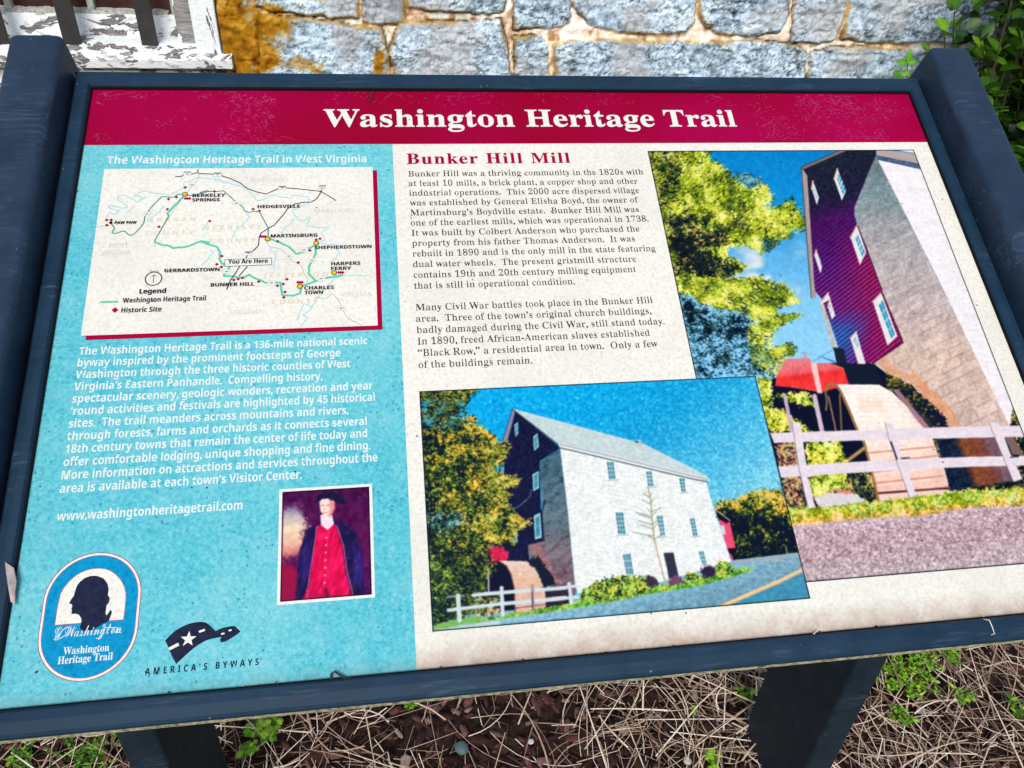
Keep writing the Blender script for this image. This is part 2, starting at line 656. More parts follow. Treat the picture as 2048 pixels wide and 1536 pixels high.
def wt(j, c):
    """(dx, dy, character): punctuation comes from a lighter face, so it is made heavier instead"""
    if c.isalnum(): return (j[7], j[8], c)
    return (0.012, 0.012, c) if j[4] == 'serif' and j[7] < 0 else (0.022, 0.016, c)


def run_text():
    FONTS.build({(j[4],) + wt(j, c) for j in JOBS for c in j[1]})
    for s, body, left, right, style, size, mat, dx, dy, track, px, u0, vv, fit, center in JOBS:
        a, b = uv([left, right]) if px else (np.asarray(left, float), np.asarray(right, float))
        v = (a[1] + b[1]) / 2 if vv is None else vv
        x0 = a[0] if u0 is None else u0
        gl = [FONTS.g[(style,) + wt((0, 0, 0, 0, style, 0, 0, dx, dy), c)] for c in body]
        pos = [0.0]
        for g in gl: pos.append(pos[-1] + g[2] + track)
        lo = min((p + g[0][:, 0].min()) for p, g in zip(pos, gl) if len(g[0]))
        hi = max((p + g[0][:, 0].max()) for p, g in zip(pos, gl) if len(g[0]))
        sx = (b[0] - x0) / (hi - lo) if fit else size
        s.k += 1
        Vs, Ts, nb = [], [], 0
        for p, g in zip(pos, gl):
            if not len(g[0]): continue
            Vs.append(np.c_[x0 + (g[0][:, 0] + p - lo) * sx, v - g[0][:, 1] * size])
            Ts.append(g[1] + nb); nb += len(g[0])
        s.tri(np.concatenate(Vs), np.concatenate(Ts), mat, s.k * 2e-6)
    JOBS.clear()


# =================================================================== THE SIGN
sign = empty('interpretive_sign', BASE, 'low slanted wayside sign with crimson title bar in a dark blue frame on two legs', 'sign')


def rect_sheet(name, u0, u1, v0, v1, h, mat, parent):
    V = W(np.array([u0, u1, u1, u0]), np.array([v1, v1, v0, v0]), h * 0.3)
    return put(name, np_mesh(name, V, np.array([[0, 1, 2, 3]])), parent, [mat])


VB = 0.5874
# panel board with real thickness
bm = bmesh.new()
ring = [(-0.012, -0.012), (0.912, -0.012), (0.912, VB + 0.012), (-0.012, VB + 0.012)]
prism(bm, [W(a, b, -0.012) for a, b in ring], [W(a, b, 0.0) for a, b in ring])
panel = put('panel', bm_mesh('panel', bm), sign, [M_CREAM])
tag(panel, 'weathered cream printed panel')

# frame rails: mitred profile swept round the panel (o = distance outward, h = height)
prof = [(0.0, 0.0004), (0.0, 0.0035), (0.0018, 0.006), (0.0085, 0.0066), (0.0150, 0.0056), (0.0178, 0.0030), (0.0185, -0.004), (0.0185, -0.03), (0.002, -0.03), (0.002, -0.0125), (0.0, -0.0125)]
prof_top = [(o * 1.1, h) for o, h in prof]
prof_bot = [(0.0, 0.0004), (0.0, 0.0035), (0.0018, 0.006), (0.0085, 0.0066), (0.0165, 0.0060), (0.0188, 0.0044), (0.0199, 0.0012), (0.0214, -0.005), (0.0180, -0.014), (0.0180, -0.03), (0.002, -0.03), (0.002, -0.0125), (0.0, -0.0125)]


def rail(kind):
    bm = bmesh.new()
    A, B = [], []
    pr = {'top': prof_top, 'bottom': prof_bot}.get(kind, prof)
    for o, h in pr:
        if kind == 'top': A.append(W(-o * 0.9, -o, h)); B.append(W(0.9 + o * 0.9, -o, h))
        elif kind == 'bottom': A.append(W(-min(o, .0185) * 0.98, VB + o, h)); B.append(W(0.9 + min(o, .0185) * 0.98, VB + o, h))
        elif kind == 'left': A.append(W(-o * .86, -o * 1.08 + 0.0003, h - .0003)); B.append(W(-o * .86, VB + o - 0.0003, h - .0003))
        else: A.append(W(0.9 + o * .86, -o * 1.08 + 0.0003, h - .0003)); B.append(W(0.9 + o * .86, VB + o - 0.0003, h - .0003))
    prism(bm, A, B)
    return bm_mesh('frame_rail', bm)


t = NT('lichen_edge')
v_ = t.coord()
t.base(t.ramp(t.noise(v_, 220, 4, 0.7), [(0.3, (0.05, 0.055, 0.05)), (0.42, (0.22, 0.21, 0.13)), (0.62, (0.52, 0.49, 0.35))]))
t.rough(0.9, 0.1); t.bump(t.noise(v_, 300, 4, 0.7), 0.6, 0.002)
M_LICHEN = t.m
for k in ('top', 'left', 'right', 'bottom'):
    o = put('frame_rail', rail(k), sign, [M_FRAME, M_LICHEN])
    if k == 'bottom':
        tag(o, 'bottom frame rail with a lichen-grown lower edge')
        for p in o.data.polygons:
            c = p.center
            dv = -((c.y) * CT + (c.z - ZG) * ST) - VB
            hh = -(c.y) * ST + (c.z - ZG) * CT
            if dv > 0.0195 and hh > -0.012 and hh < 0.001: p.material_index = 1
    elif k == 'top': tag(o, 'top frame rail')

# shadow line along the rails' inner edges, put in as thin black strips
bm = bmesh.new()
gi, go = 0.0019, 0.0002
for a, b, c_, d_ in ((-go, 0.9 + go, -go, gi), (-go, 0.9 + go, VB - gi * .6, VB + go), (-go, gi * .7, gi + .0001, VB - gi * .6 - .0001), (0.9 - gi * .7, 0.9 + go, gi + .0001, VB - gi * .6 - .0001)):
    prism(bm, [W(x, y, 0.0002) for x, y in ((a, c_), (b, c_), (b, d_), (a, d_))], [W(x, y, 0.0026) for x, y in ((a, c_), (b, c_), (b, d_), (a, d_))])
put('rail_shade_strip', bm_mesh('rail_shade_strip', bm), sign, [mat_plain('painted_shade', (.006, .006, .008), .8, .1)])

# side arms: rounded square tube running past the panel's upper edge
for s_ in (0, 1):
    u0, u1 = (-0.0695, -0.0193) if s_ == 0 else (0.9193, 0.9695)
    bm = bmesh.new()
    ring = [(u0, -0.058), (u1, -0.058), (u1, 0.0335), (u0, 0.0335)]
    prism(bm, [W(a, -0.0405, b) for a, b in ring], [W(a, 0.625, b) for a, b in ring])
    bmesh.ops.bevel(bm, geom=bm.edges[:], offset=0.0075, segments=5, profile=0.5, affect='EDGES')
    put('side_arm', bm_mesh('side_arm', bm, True), sign, [M_ARM])

# legs: deep flat tubes under the arms, cut to the slope at the top
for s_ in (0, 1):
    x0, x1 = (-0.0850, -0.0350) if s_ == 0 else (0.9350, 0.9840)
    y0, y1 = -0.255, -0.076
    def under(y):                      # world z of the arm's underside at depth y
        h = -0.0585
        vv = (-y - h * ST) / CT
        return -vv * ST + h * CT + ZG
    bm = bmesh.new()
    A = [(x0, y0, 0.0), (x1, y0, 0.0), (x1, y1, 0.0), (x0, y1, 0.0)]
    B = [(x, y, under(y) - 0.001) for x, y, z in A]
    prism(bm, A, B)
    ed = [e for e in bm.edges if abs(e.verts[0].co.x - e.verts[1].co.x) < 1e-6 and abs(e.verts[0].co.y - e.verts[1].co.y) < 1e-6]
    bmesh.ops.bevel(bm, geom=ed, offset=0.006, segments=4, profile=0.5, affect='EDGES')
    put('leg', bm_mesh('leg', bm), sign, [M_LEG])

# ---- flat print areas
MID = 0.2995
RED = 0.0733
rect_sheet('header_band', 0.0, 0.9, 0.0, RED, 0.0002, M_CRIM, panel)
rect_sheet('sidebar', 0.0, MID, RED, VB, 0.0002, M_BLUE, panel)

# ---- title
sh = Sheet(0.0009)
sh.text('Washington Heritage Trail', (647, 253), (1474, 253), 'serif', 0.0335, M_WHITE, 0.002, 0.013)
SH_TITLE = sh
# ---- sidebar heading and paragraph
sh = Sheet(0.0009)
sh.text('The Washington Heritage Trail in West Virginia', (213.7, 328), (733, 324.5), 'sans', 0.0127, M_WHITET, 0.006, 0.002)
SH_SUB = sh
sh = Sheet(0.0009)
SB = [('The Washington Heritage Trail is a 136-mile national scenic', (159, 709.5), (735, 689)),
      ('byway inspired by the prominent footsteps of George', (155, 733), (681, 713)),
      ('Washington through the three historic counties of West', (152, 756), (701, 736)),
      ('Virginia’s Eastern Panhandle.  Compelling history,', (148, 780), (645, 761)),
      ('spectacular scenery, geologic wonders, recreation and year', (144, 804.5), (745.6, 780)),
      ('‘round activities and festivals are highlighted by 45 historical', (142, 829), (750, 802)),
      ('sites.  The trail meanders across mountains and rivers,', (137, 855), (697, 829)),
      ('through forests, farms and orchards as it connects several', (133, 880), (734, 851)),
      ('18th century towns that remain the center of life today and', (131, 906), (734.6, 875)),
      ('offer comfortable lodging, unique shopping and fine dining.', (125, 932), (741, 899)),
      ('More information on attractions and services throughout the', (122, 959.5), (755.5, 922)),
      ('area is available at each town’s Visitor Center.', (117, 987), (604, 957))]
vs_ = np.array([uv([a, b])[:, 1].mean() for _, a, b in SB])
us_ = np.array([uv([a])[0, 0] for _, a, b in SB])
fit = np.polyfit(np.arange(len(SB)), vs_, 1)
for k, (tx, a, b) in enumerate(SB):
    sh.text(tx, a, b, 'sans', 0.0104, M_WHITET, 0.006, 0.002, u0=us_.mean(), vv=np.polyval(fit, k))
SH_PARA = sh
sh = Sheet(0.0009)
sh.text('www.washingtonheritagetrail.com', (109, 1042), (485, 1019.5), 'sans', 0.0104, M_WHITET, 0.006, 0.002, u0=us_.mean() + 0.0006)
SH_WEB = sh
# ---- right column
sh = Sheet(0.0009)
sh.text('Bunker Hill Mill', (813.5, 327.8), (1141, 326), 'serif', 0.0196, M_CRIM2, 0.006, 0.006, track=0.06)
SH_HEAD = sh
RC = [('Bunker Hill was a thriving community in the 1820s with', (815, 353), (1287, 349)),
      ('at least 10 mills, a brick plant, a copper shop and other', (816.6, 372), (1275.6, 367.7)),
      ('industrial operations.  This 2000 acre dispersed village', (818, 391.6), (1279, 387)),
      ('was established by General Elisha Boyd, the owner of', (820, 411), (1277, 405.6)),
      ('Martinsburg’s Boydville estate.  Bunker Hill Mill was', (820, 431.4), (1278, 424)),
      ('one of the earliest mills, which was operational in 1738.', (821, 451.7), (1297.5, 443)),
      ('It was built by Colbert Anderson who purchased the', (823, 472), (1279.5, 462.7)),
      ('property from his father Thomas Anderson.  It was', (823.6, 493), (1270, 482)),
      ('rebuilt in 1890 and is the only mill in the state featuring', (825.6, 514), (1311, 501)),
      ('dual water wheels.  The present gristmill structure', (826, 535), (1273, 523)),
      ('contains 19th and 20th century milling equipment', (828, 556.4), (1273, 544.7)),
      ('that is still in operational condition.', (829, 578), (1150, 569))]
RC2 = [('Many Civil War battles took place in the Bunker Hill', (832, 622), (1305.6, 605.6)),
       ('area.  Three of the town’s original church buildings,', (833, 644.7), (1303, 627)),
       ('badly damaged during the Civil War, still stand today.', (834.5, 667), (1329.5, 649)),
       ('In 1890, freed African-American slaves established', (836, 689.7), (1300, 671)),
       ('“Black Row,” a residential area in town.  Only a few', (838, 713), (1316, 693)),
       ('of the buildings remain.', (838, 736.6), (1065, 727))]
um = np.mean([uv([a])[0, 0] for _, a, b in RC + RC2])
SH_BODY = []
for grp in (RC, RC2):
    sh = Sheet(0.0009)
    vs_ = np.array([uv([a, b])[:, 1].mean() for _, a, b in grp])
    fit = np.polyfit(np.arange(len(grp)), vs_, 1)
    for k, (tx, a, b) in enumerate(grp):
        sh.text(tx, a, b, 'serif', 0.0104, M_BLACK, -0.025, 0.003, u0=um, vv=np.polyval(fit, k))
    SH_BODY.append(sh)

# ---- the map
m1 = lambda *p: [(x / 3.84, 300 + y / 3.84) for x, y in p]
m2 = lambda *p: [(400 + x / 3.84, 300 + y / 3.84) for x, y in p]
c_ = uv([(208, 338.5), (744.5, 334), (756, 652), (162.8, 670.6)])
MU0, MU1, MV0, MV1 = c_[[0, 3], 0].mean(), c_[[1, 2], 0].mean(), c_[:2, 1].mean(), c_[2:, 1].mean()
rect_sheet('map_shadow', MU0 + .0043, MU1 + .0043, MV0 + .0042, MV1 + .0046, 0.0004, M_CRIM2, panel)
rect_sheet('map_sheet', MU0, MU1, MV0, MV1, 0.0006, M_CREAM, panel)


def wob(P, amp=0.7, n=5, seed=0):
    """hand-drawn wander for rivers and trails"""
    r = np.random.default_rng(seed)
    P = np.asarray(P, float); out = []
    for a, b in zip(P[:-1], P[1:]):
        for t_ in np.arange(n) / n:
            out.append(a + (b - a) * t_ + (r.normal(0, amp, 2) if t_ > 0 else 0))
    out.append(P[-1])
    return np.array(out)


MM = 0.001
PIECES = []


def piece(name, h):
    Sheet.base += 1
    q = Sheet(h); PIECES.append((name, q)); return q


for k, P in enumerate([
        m1((820, 520), (840, 480), (890, 500), (920, 470), (830, 440), (850, 425), (960, 450), (980, 430), (900, 380), (910, 350), (960, 350), (1050, 400), (1100, 370), (1030, 350), (1110, 315), (1240, 335), (1300, 350), (1360, 320), (1420, 290), (1410, 250), (1470, 235), (1520, 210)) + m2((0, 215), (110, 220), (200, 250), (290, 270), (330, 290), (400, 340), (430, 390), (480, 385), (560, 345), (620, 360), (700, 375), (720, 345), (830, 360), (840, 400), (760, 440), (710, 470), (760, 540), (800, 545), (850, 515), (810, 575), (900, 600), (990, 590), (930, 640), (960, 680), (930, 720), (1040, 730), (1075, 790), (1040, 830), (1010, 870)),
        m2((1290, 965), (1100, 965), (1040, 985), (960, 1070), (900, 1140), (860, 1210), (790, 1270), (830, 1290), (770, 1360)),
        m2((860, 1210), (800, 1180), (770, 1240), (745, 1310)), m2((110, 240), (150, 225), (210, 258)),
        m2((720, 530), (660, 600), (620, 650)), m2((355, 480), (380, 520), (330, 570), (280, 620), (250, 670)),
        m1((1170, 560), (1150, 520), (1200, 500), (1230, 460), (1270, 430)), m1((970, 490), (1040, 430)), m1((1080, 395), (1130, 360)),
        m2((540, 760), (580, 800), (570, 920)), m2((20, 620), (60, 560)), m1((740, 590), (790, 585), (830, 575)),
        m2((80, 760), (100, 800), (60, 830)), m1((1550, 890), (1580, 850), (1613, 830))]):
    piece('river_line', 0.0007).stroke(wob(P, 0.9, 4, k), 1.3 * MM, M_RIVER)
for k, P in enumerate([m2((510, 700), (530, 740), (620, 760), (670, 810), (700, 850), (780, 890), (795, 940), (825, 990), (820, 1040)),
          m2((880, 1130), (970, 1145), (1020, 1100), (1060, 1150), (1100, 1230), (1130, 1290), (1240, 1350)),
          m1((1530, 180), (1525, 220), (1470, 290), (1420, 345), (1330, 470), (1190, 690), (1190, 745))]):
    piece('minor_road_line', 0.0007).stroke(wob(P, .25, 3, 60 + k), 0.45 * MM, M_GRAYL)
for k, P in enumerate([m2((0, 960), (120, 1020), (235, 1060), (420, 1160), (520, 1190)), m1((1400, 850), (1480, 900), (1613, 985))]):
    piece('minor_road_line', 0.0007).stroke(wob(P, .3, 3, 80 + k), 0.25 * MM, M_PALE)
Sheet.base = 0
thin = [m1((858, 570), (880, 600), (862, 640), (900, 640), (955, 622), (975, 640), (1005, 660), (1040, 640), (1085, 590), (1105, 560), (1115, 510), (1120, 495), (1150, 460), (1190, 410), (1245, 360), (1330, 365), (1370, 340), (1420, 345)),
        m1((1420, 345), (1500, 350), (1580, 325), (1613, 315)), m2((0, 330), (50, 315), (70, 320), (110, 320), (180, 315), (215, 345), (255, 380), (285, 410), (330, 440), (345, 470), (380, 480), (420, 470), (455, 475), (480, 520), (525, 600), (525, 640), (525, 680))]
thick = [m1((1420, 345), (1400, 370), (1350, 420), (1285, 490), (1295, 505)), m1((1185, 705), (1245, 730), (1300, 738), (1330, 755), (1450, 740), (1545, 700), (1613, 712)),
         m2((0, 702), (60, 725), (130, 745), (155, 790), (150, 840), (165, 870), (200, 890), (235, 895)), m2((230, 895), (205, 935), (180, 968), (240, 970), (330, 985), (375, 960), (420, 985), (460, 1000), (500, 1020), (620, 1020), (625, 1070), (630, 1115), (720, 1120), (770, 1100), (780, 1050), (830, 1030), (885, 1010), (940, 985), (1030, 975), (1100, 960)),
         m2((885, 1005), (835, 950), (840, 890), (870, 840), (890, 790), (890, 730)), m2((525, 685), (560, 690), (610, 710), (690, 750), (740, 800), (800, 780), (850, 750), (880, 735))]
for k, P in enumerate(thin): piece('trail_line', 0.0011).stroke(wob(P, .35, 3, 20 + k), 1.1 * MM, M_TRAILD)
piece('trail_line', 0.0011).stroke(m1((1300, 500), (1185, 705)), 1.0 * MM, M_TRAILD)
for k, P in enumerate(thick): piece('trail_line', 0.0011).stroke(wob(P, .35, 3, 40 + k), 2.1 * MM, M_TRAIL)
piece('trail_line', 0.0011).stroke(m1((770, 1170), (910, 1166)), 1.9 * MM, M_TRAIL)
Sheet.base = 0
for P in (m1((1345, 205), (1370, 207), (1395, 205), (1420, 185), (1470, 187), (1520, 175), (1520, 150)), m1((1520, 175), (1530, 183), (1613, 186)) + m2((110, 188), (150, 195), (230, 220), (310, 255), (340, 280), (370, 300), (440, 325), (510, 340), (550, 320), (600, 300), (660, 293), (800, 305), (930, 320), (1045, 390)),
          m2((945, 290), (920, 340), (905, 365), (885, 385), (850, 403), (800, 403), (730, 415), (670, 455), (655, 480), (640, 500), (600, 545), (575, 575), (530, 600), (470, 640), (455, 670), (450, 735), (415, 770), (370, 800), (355, 830)),
          m2((305, 895), (265, 960), (235, 1000), (205, 1075)), m2((365, 895), (300, 970))):
    piece('road_line', 0.0014).stroke(P, 0.95 * MM, M_MAPTXT)
# route shields
for c in (m1((1440, 186)), m1((1478, 268)), m1((1127, 492)), m2((135, 190)), m2((632, 293)), m2((940, 295)), m2((280, 410)), m2((372, 795)), m2((205, 935)), m2((683, 817)), m2((548, 1022)), m2((1085, 1217)), m2((930, 990)), m2((800, 770)), m2((860, 850))):
    q = uv(c)[0]
    w_, h_ = 3.6 * MM, 2.4 * MM
    rd = piece('route_shield', 0.0014)
    R_ = [(q[0] - w_, q[1] - h_), (q[0] + w_, q[1] - h_), (q[0] + w_, q[1] + h_), (q[0] - w_, q[1] + h_)]
    rd.poly_uv(R_, M_PALE)
    rd.poly_uv([(q[0] - w_ * .88, q[1] - h_ * .82), (q[0] + w_ * .88, q[1] - h_ * .82), (q[0] + w_ * .88, q[1] + h_ * .82), (q[0] - w_ * .88, q[1] + h_ * .82)], M_WHITE)
    rd.stroke([(q[0] - w_ * .45, q[1]), (q[0] + w_ * .45, q[1])], 1.3 * MM, M_GRAYL, px=False)
for c in (m1((1440, 172)), m2((135, 180)), m2((632, 284)), m2((940, 278)), m2((372, 786))):
    q = uv(c)[0]
    piece('shield_bar', 0.0015).stroke([(q[0] - 3.4 * MM, q[1]), (q[0] + 3.4 * MM, q[1])], 1.0 * MM, M_MAPTXT, px=False)
# compass
c = uv(m1((1180, 990)))[0]
rd = piece('north_arrow', 0.0014)
a_ = np.linspace(0, 2 * np.pi, 40, endpoint=False)
rd.stroke(np.c_[c[0] + 7.1 * MM * np.cos(a_), c[1] + 7.1 * MM * np.sin(a_)], 0.9 * MM, M_MAPTXT, closed=True, px=False)
rd.stroke([(c[0], c[1] + 4.2 * MM), (c[0], c[1] - 4.2 * MM)], 0.5 * MM, M_MAPTXT, px=False)
rd.stroke([(c[0] - 2 * MM, c[1] - 2 * MM), (c[0], c[1] - 4.4 * MM), (c[0] + 2 * MM, c[1] - 2 * MM)], 0.5 * MM, M_MAPTXT, px=False)
# box
rd = piece('location_box', 0.0015)
bx = m2((190, 843), (552, 830), (552, 885), (190, 898))
rd.poly(bx, M_MAPTXT); c4 = uv(bx); cc = c4.mean(0)
rd.poly_uv(cc + (c4 - cc) * [1 - .9 * MM / 0.048, 1 - .9 * MM / 0.0068], M_WHITE)
Sheet.base = 0
DI = m1((1424, 290), (1295, 380), (1355, 365), (1287, 457), (1222, 592), (820, 540), (855, 540), (822, 580), (1424, 375), (1440, 375), (1456, 375)) + \
    m2((112, 321), (408, 457), (457, 470), (75, 548), (168, 817), (130, 880), (165, 900), (469, 667), (485, 667), (501, 667), (597, 704), (893, 692), (922, 684), (845, 774), (755, 867), (260, 1000), (293, 993), (327, 984), (452, 1013), (595, 1045), (640, 1032), (667, 995), (653, 1093), (643, 1134), (752, 1019), (768, 1019), (784, 1019), (1066, 943), (1081, 943), (1096, 943))
for p in DI + m1((884, 1232)):
    q = uv([p])[0]; r_ = 1.75 * MM if p not in m1((884, 1232)) else 2.9 * MM
    piece('site_marker', 0.0020).poly_uv([(q[0] - r_, q[1]), (q[0], q[1] + r_), (q[0] + r_, q[1]), (q[0], q[1] - r_)], M_CRIM2)
for p in m1((1421, 343)) + m2((520, 686), (893, 718), (1030, 945), (768, 1049)):
    mk = piece('town_marker', 0.0021); mk.disc(p, 2.7 * MM, M_MAPTXT); mk.disc(p, 2.0 * MM, M_YEL)
piece('town_marker', 0.0021).disc(m1((853, 562))[0], 1.5 * MM, M_MAPTXT)
Sheet.base = 0


def mt(body, a, b, sz, style='sans', mat=None, dx=0.018, dy=0.004, track=0.0):
    piece('place_name' if mat is None else 'faded_name', 0.0025 if mat is None else 0.0006).text(body, a, b, style, sz, mat or M_MAPTXT, dx, dy, track)


SZ = 0.0053
mt('BERKELEY', m1((1478, 366))[0], m2((195, 360))[0], SZ); mt('SPRINGS', m1((1476, 400))[0], m2((152, 396))[0], SZ)
mt('HEDGESVILLE', m2((442, 451))[0], m2((768, 446))[0], SZ); mt('PAW PAW', m1((880, 572))[0], m1((1050, 570))[0], SZ * .85)
mt('MARTINSBURG', m2((543, 676))[0], m2((903, 669))[0], SZ); mt('SHEPHERDSTOWN', m2((880, 764))[0], m2((1318, 757))[0], SZ)
mt('GERRARDSTOWN', m1((1262, 943))[0], m2((150, 933))[0], SZ); mt('BUNKER HILL', m2((82, 1053))[0], m2((418, 1044))[0], SZ)
mt('HARPERS', m2((1007, 889))[0], m2((1233, 885))[0], SZ); mt('FERRY', m2((1007, 926))[0], m2((1162, 923))[0], SZ)
mt('CHARLES', m2((800, 1076))[0], m2((1030, 1071))[0], SZ); mt('TOWN', m2((803, 1112))[0], m2((945, 1108))[0], SZ)
mt('You Are Here', m2((215, 878))[0], m2((523, 870))[0], 0.0066)
mt('Legend', m1((1070, 1106))[0], m1((1275, 1102))[0], 0.0070); mt('Washington Heritage Trail', m1((943, 1173))[0], m1((1580, 1161))[0], 0.0070, dx=0.0, dy=0.0)
mt('Historic Site', m1((932, 1250))[0], m1((1240, 1245))[0], 0.0070, dx=0.0, dy=0.0); mt('North', m1((1150, 943))[0], m1((1220, 941))[0], 0.0034, dx=0, dy=0, mat=M_GRAYL)
TS = 0.0066
for b_, a, e in (('MORGAN', m1((1125, 551)), m1((1500, 549))), ('COUNTY', m1((1120, 656)), m1((1490, 651))), ('BERKELEY', m2((35, 613)), m2((475, 606))), ('COUNTY', m2((80, 716)), m2((430, 708))), ('JEFFERSON', m2((485, 981)), m2((985, 971))), ('COUNTY', m2((550, 1191)), m2((910, 1172)))):
    mt(b_, a[0], e[0], TS, mat=M_TAN, track=0.28)
for b_, a, e in (('WEST', m1((832, 753)), m1((985, 750))), ('VIRGINIA', m1((775, 809)), m1((1005, 806))), ('MARYLAND', m2((385, 251)), m2((670, 241))), ('MARYLAND', m2((880, 486)), m2((1180, 481))), ('VIRGINIA', m2((1080, 1131)), m2((1320, 1121))), ('VIRGINIA', m2((230, 1266)), m2((480, 1256)))):
    mt(b_, a[0], e[0], 0.0068, 'light', M_PALE, 0.0, 0.0)
Sheet.base = 0

# ---- trail emblem: rounded badge with head silhouette
em = Sheet(0.0006)


def stadium(cx, top, bot, r, n=26):
    a = np.linspace(np.pi, 2 * np.pi, n); b = np.linspace(0, np.pi, n)
    return np.r_[np.c_[cx + r * np.cos(a), top + r + r * np.sin(a)], np.c_[cx + r * np.cos(b), bot - r + r * np.sin(b)]]


ECX, ET, EB, ER = 0.0581, 0.4776, 0.5722, 0.0352
em.poly_uv(stadium(ECX, ET, EB, ER), M_CRIM2)
em.poly_uv(stadium(ECX, ET + .0005, EB - .0005, ER - .0005), M_WHITE)
em.poly_uv(stadium(ECX, ET + .0022, EB - .0022, ER - .0022), M_CRIM2)
em.poly_uv(stadium(ECX, ET + .0026, EB - .0026, ER - .0026), M_EMBL)
e5 = lambda pts: [(60 + x / 5.296, 1090 + y / 5.296) for x, y in pts]
arch = [(258, 855), (274, 740), (290, 640), (320, 520), (355, 455), (400, 400), (450, 350), (500, 312), (550, 285), (600, 265), (670, 249), (740, 245), (800, 253), (850, 270), (905, 305), (950, 350), (985, 400), (1005, 450), (1018, 505), (1020, 560), (1014, 640), (1005, 710), (995, 795)]
em.poly(e5(arch), M_CRIM2)
au = uv(e5(arch)); ac = au.mean(0)
em.poly_uv(ac + (au - ac) * 0.982, M_CREAM)
head = [(535, 850), (528, 880), (545, 900), (575, 912), (640, 905), (700, 880), (780, 832), (835, 810), (850, 770), (868, 720), (864, 692), (848, 688), (835, 715), (810, 745), (800, 720), (806, 690), (812, 640), (835, 612), (846, 580), (843, 556), (825, 532), (832, 500), (835, 465), (822, 410), (802, 380), (780, 355), (720, 330), (680, 326), (640, 328), (580, 350), (530, 390), (505, 420), (490, 450), (475, 500), (465, 540), (440, 570), (415, 618), (430, 625), (445, 630), (448, 650), (440, 680), (447, 698), (435, 715), (445, 730), (490, 730), (520, 740), (540, 770), (547, 805)]
em.poly(e5(head), M_NAVY)
SH_EMB = em
et = Sheet(0.0012)
et.text('G Washington', e5([(258, 985)])[0], e5([(965, 932)])[0], 'script', 0.0125, M_WHITET, -0.012, -0.002)
et.stroke(wob(e5([(420, 880), (390, 868), (350, 900), (330, 930), (280, 985), (255, 1000), (275, 1008), (330, 985), (400, 940)]), .2, 3), 0.55 * MM, M_WHITET)
et.stroke(wob(e5([(700, 985), (720, 995), (760, 960), (790, 880), (800, 850), (785, 840), (775, 865), (820, 880), (900, 872), (940, 880), (905, 925), (970, 930)]), .2, 3, 2), 0.5 * MM, M_WHITET)
et.text('Washington', e5([(350, 1160)])[0], e5([(838, 1124)])[0], 'serif', 0.0077, M_WHITET, 0.006, 0.00206)
et.text('Heritage Trail', e5([(292, 1262)])[0], e5([(875, 1216)])[0], 'serif', 0.0077, M_WHITET, 0.006, 0.00206)
SH_EMBT = et
# ---- byways flag
fl = Sheet(0.0006)
f4 = lambda pts: [(x / 4, 1152 + y / 4) for x, y in pts]
fl.poly(f4([(1322, 515), (1360, 475), (1400, 440), (1440, 415), (1480, 395), (1520, 380), (1560, 371), (1610, 366), (1645, 372), (1668, 386), (1690, 405), (1725, 440), (1780, 415), (1850, 401), (1878, 400), (1925, 445), (1880, 480), (1830, 510), (1790, 530), (1765, 528), (1760, 510), (1770, 488), (1700, 500), (1640, 520), (1600, 543), (1560, 570), (1520, 603), (1480, 640), (1445, 672), (1410, 705), (1380, 650), (1350, 580)]), M_NAVY)
su = uv(f4([(1508, 505)]))[0]
st = []
for k in range(10):
    r_ = 0.0060 if k % 2 == 0 else 0.0024
    a = -math.pi / 2 + k * math.pi / 5 + 0.05
    st.append((su[0] + r_ * math.cos(a), su[1] + r_ * math.sin(a) * 0.98))
fl.poly_uv(st, M_WHITE)
for a, b, w_ in (((1352, 585), (1430, 545), 2.3), ((1592, 447), (1640, 430), 1.6), ((1770, 466), (1796, 458), 1.2), ((1830, 438), (1853, 431), 1.2)):
    fl.stroke(f4([a, b]), w_ * MM, M_WHITE)
fl.text('AMERICA’S BYWAYS', f4([(1158, 797)])[0], (517.5, 1329.5), 'sans', 0.0068, M_NAVY, 0.012, 0.0, track=0.40)
SH_FLAG = fl

run_text()
SH_TITLE.build('title_lettering', panel)
SH_SUB.build('map_heading', panel)
SH_PARA.build('sidebar_paragraph', panel)
SH_WEB.build('web_address', panel)
SH_HEAD.build('heading_lettering', panel)
for s_ in SH_BODY: s_.build('body_paragraph', panel)
for n_, q_ in PIECES: q_.build(n_, panel)
SH_EMB.build('trail_emblem', panel); SH_EMBT.build('emblem_lettering', panel); SH_FLAG.build('byways_logo', panel)

# ---- scratches on the title bar
sc = Sheet(0.0005)
r_ = np.random.default_rng(5)
for k in range(2600):
    side = r_.random()
    if side < 0.42: u0 = r_.uniform(0.006, 0.19)
    elif side < 0.84: u0 = r_.uniform(0.70, 0.894)
    else: u0 = r_.uniform(0.006, 0.894)
    v0 = r_.uniform(0.004, 0.07) if side < .84 else r_.uniform(.003, .02)
    ln = r_.gamma(2.0, .0011) + .0006 if r_.random() < .965 else r_.uniform(.008, .022)
    a = r_.normal(0.25, 0.7); cv = r_.normal(0, 60)
    n = 3 if ln < .006 else 9
    P = []; x, y = u0, v0
    for q in range(n + 1):
        P.append((x, y)); x += ln / n * math.cos(a); y += ln / n * math.sin(a); a += cv * ln / n
    P = np.array(P)
    if fbm(np.array(u0 * 26), np.array(v0 * 40), 3, 3) < .40 + .14 * r_.random(): continue
    if P[:, 0].min() < .003 or P[:, 0].max() > .897 or P[:, 1].min() < .002 or P[:, 1].max() > .0725: continue
    sc.stroke(P, r_.uniform(.12, .30) * MM, M_PINK, px=False, lift=k * 2e-7, taper=True)
o = sc.build('scratch_marks', panel)
o['kind'] = 'stuff'
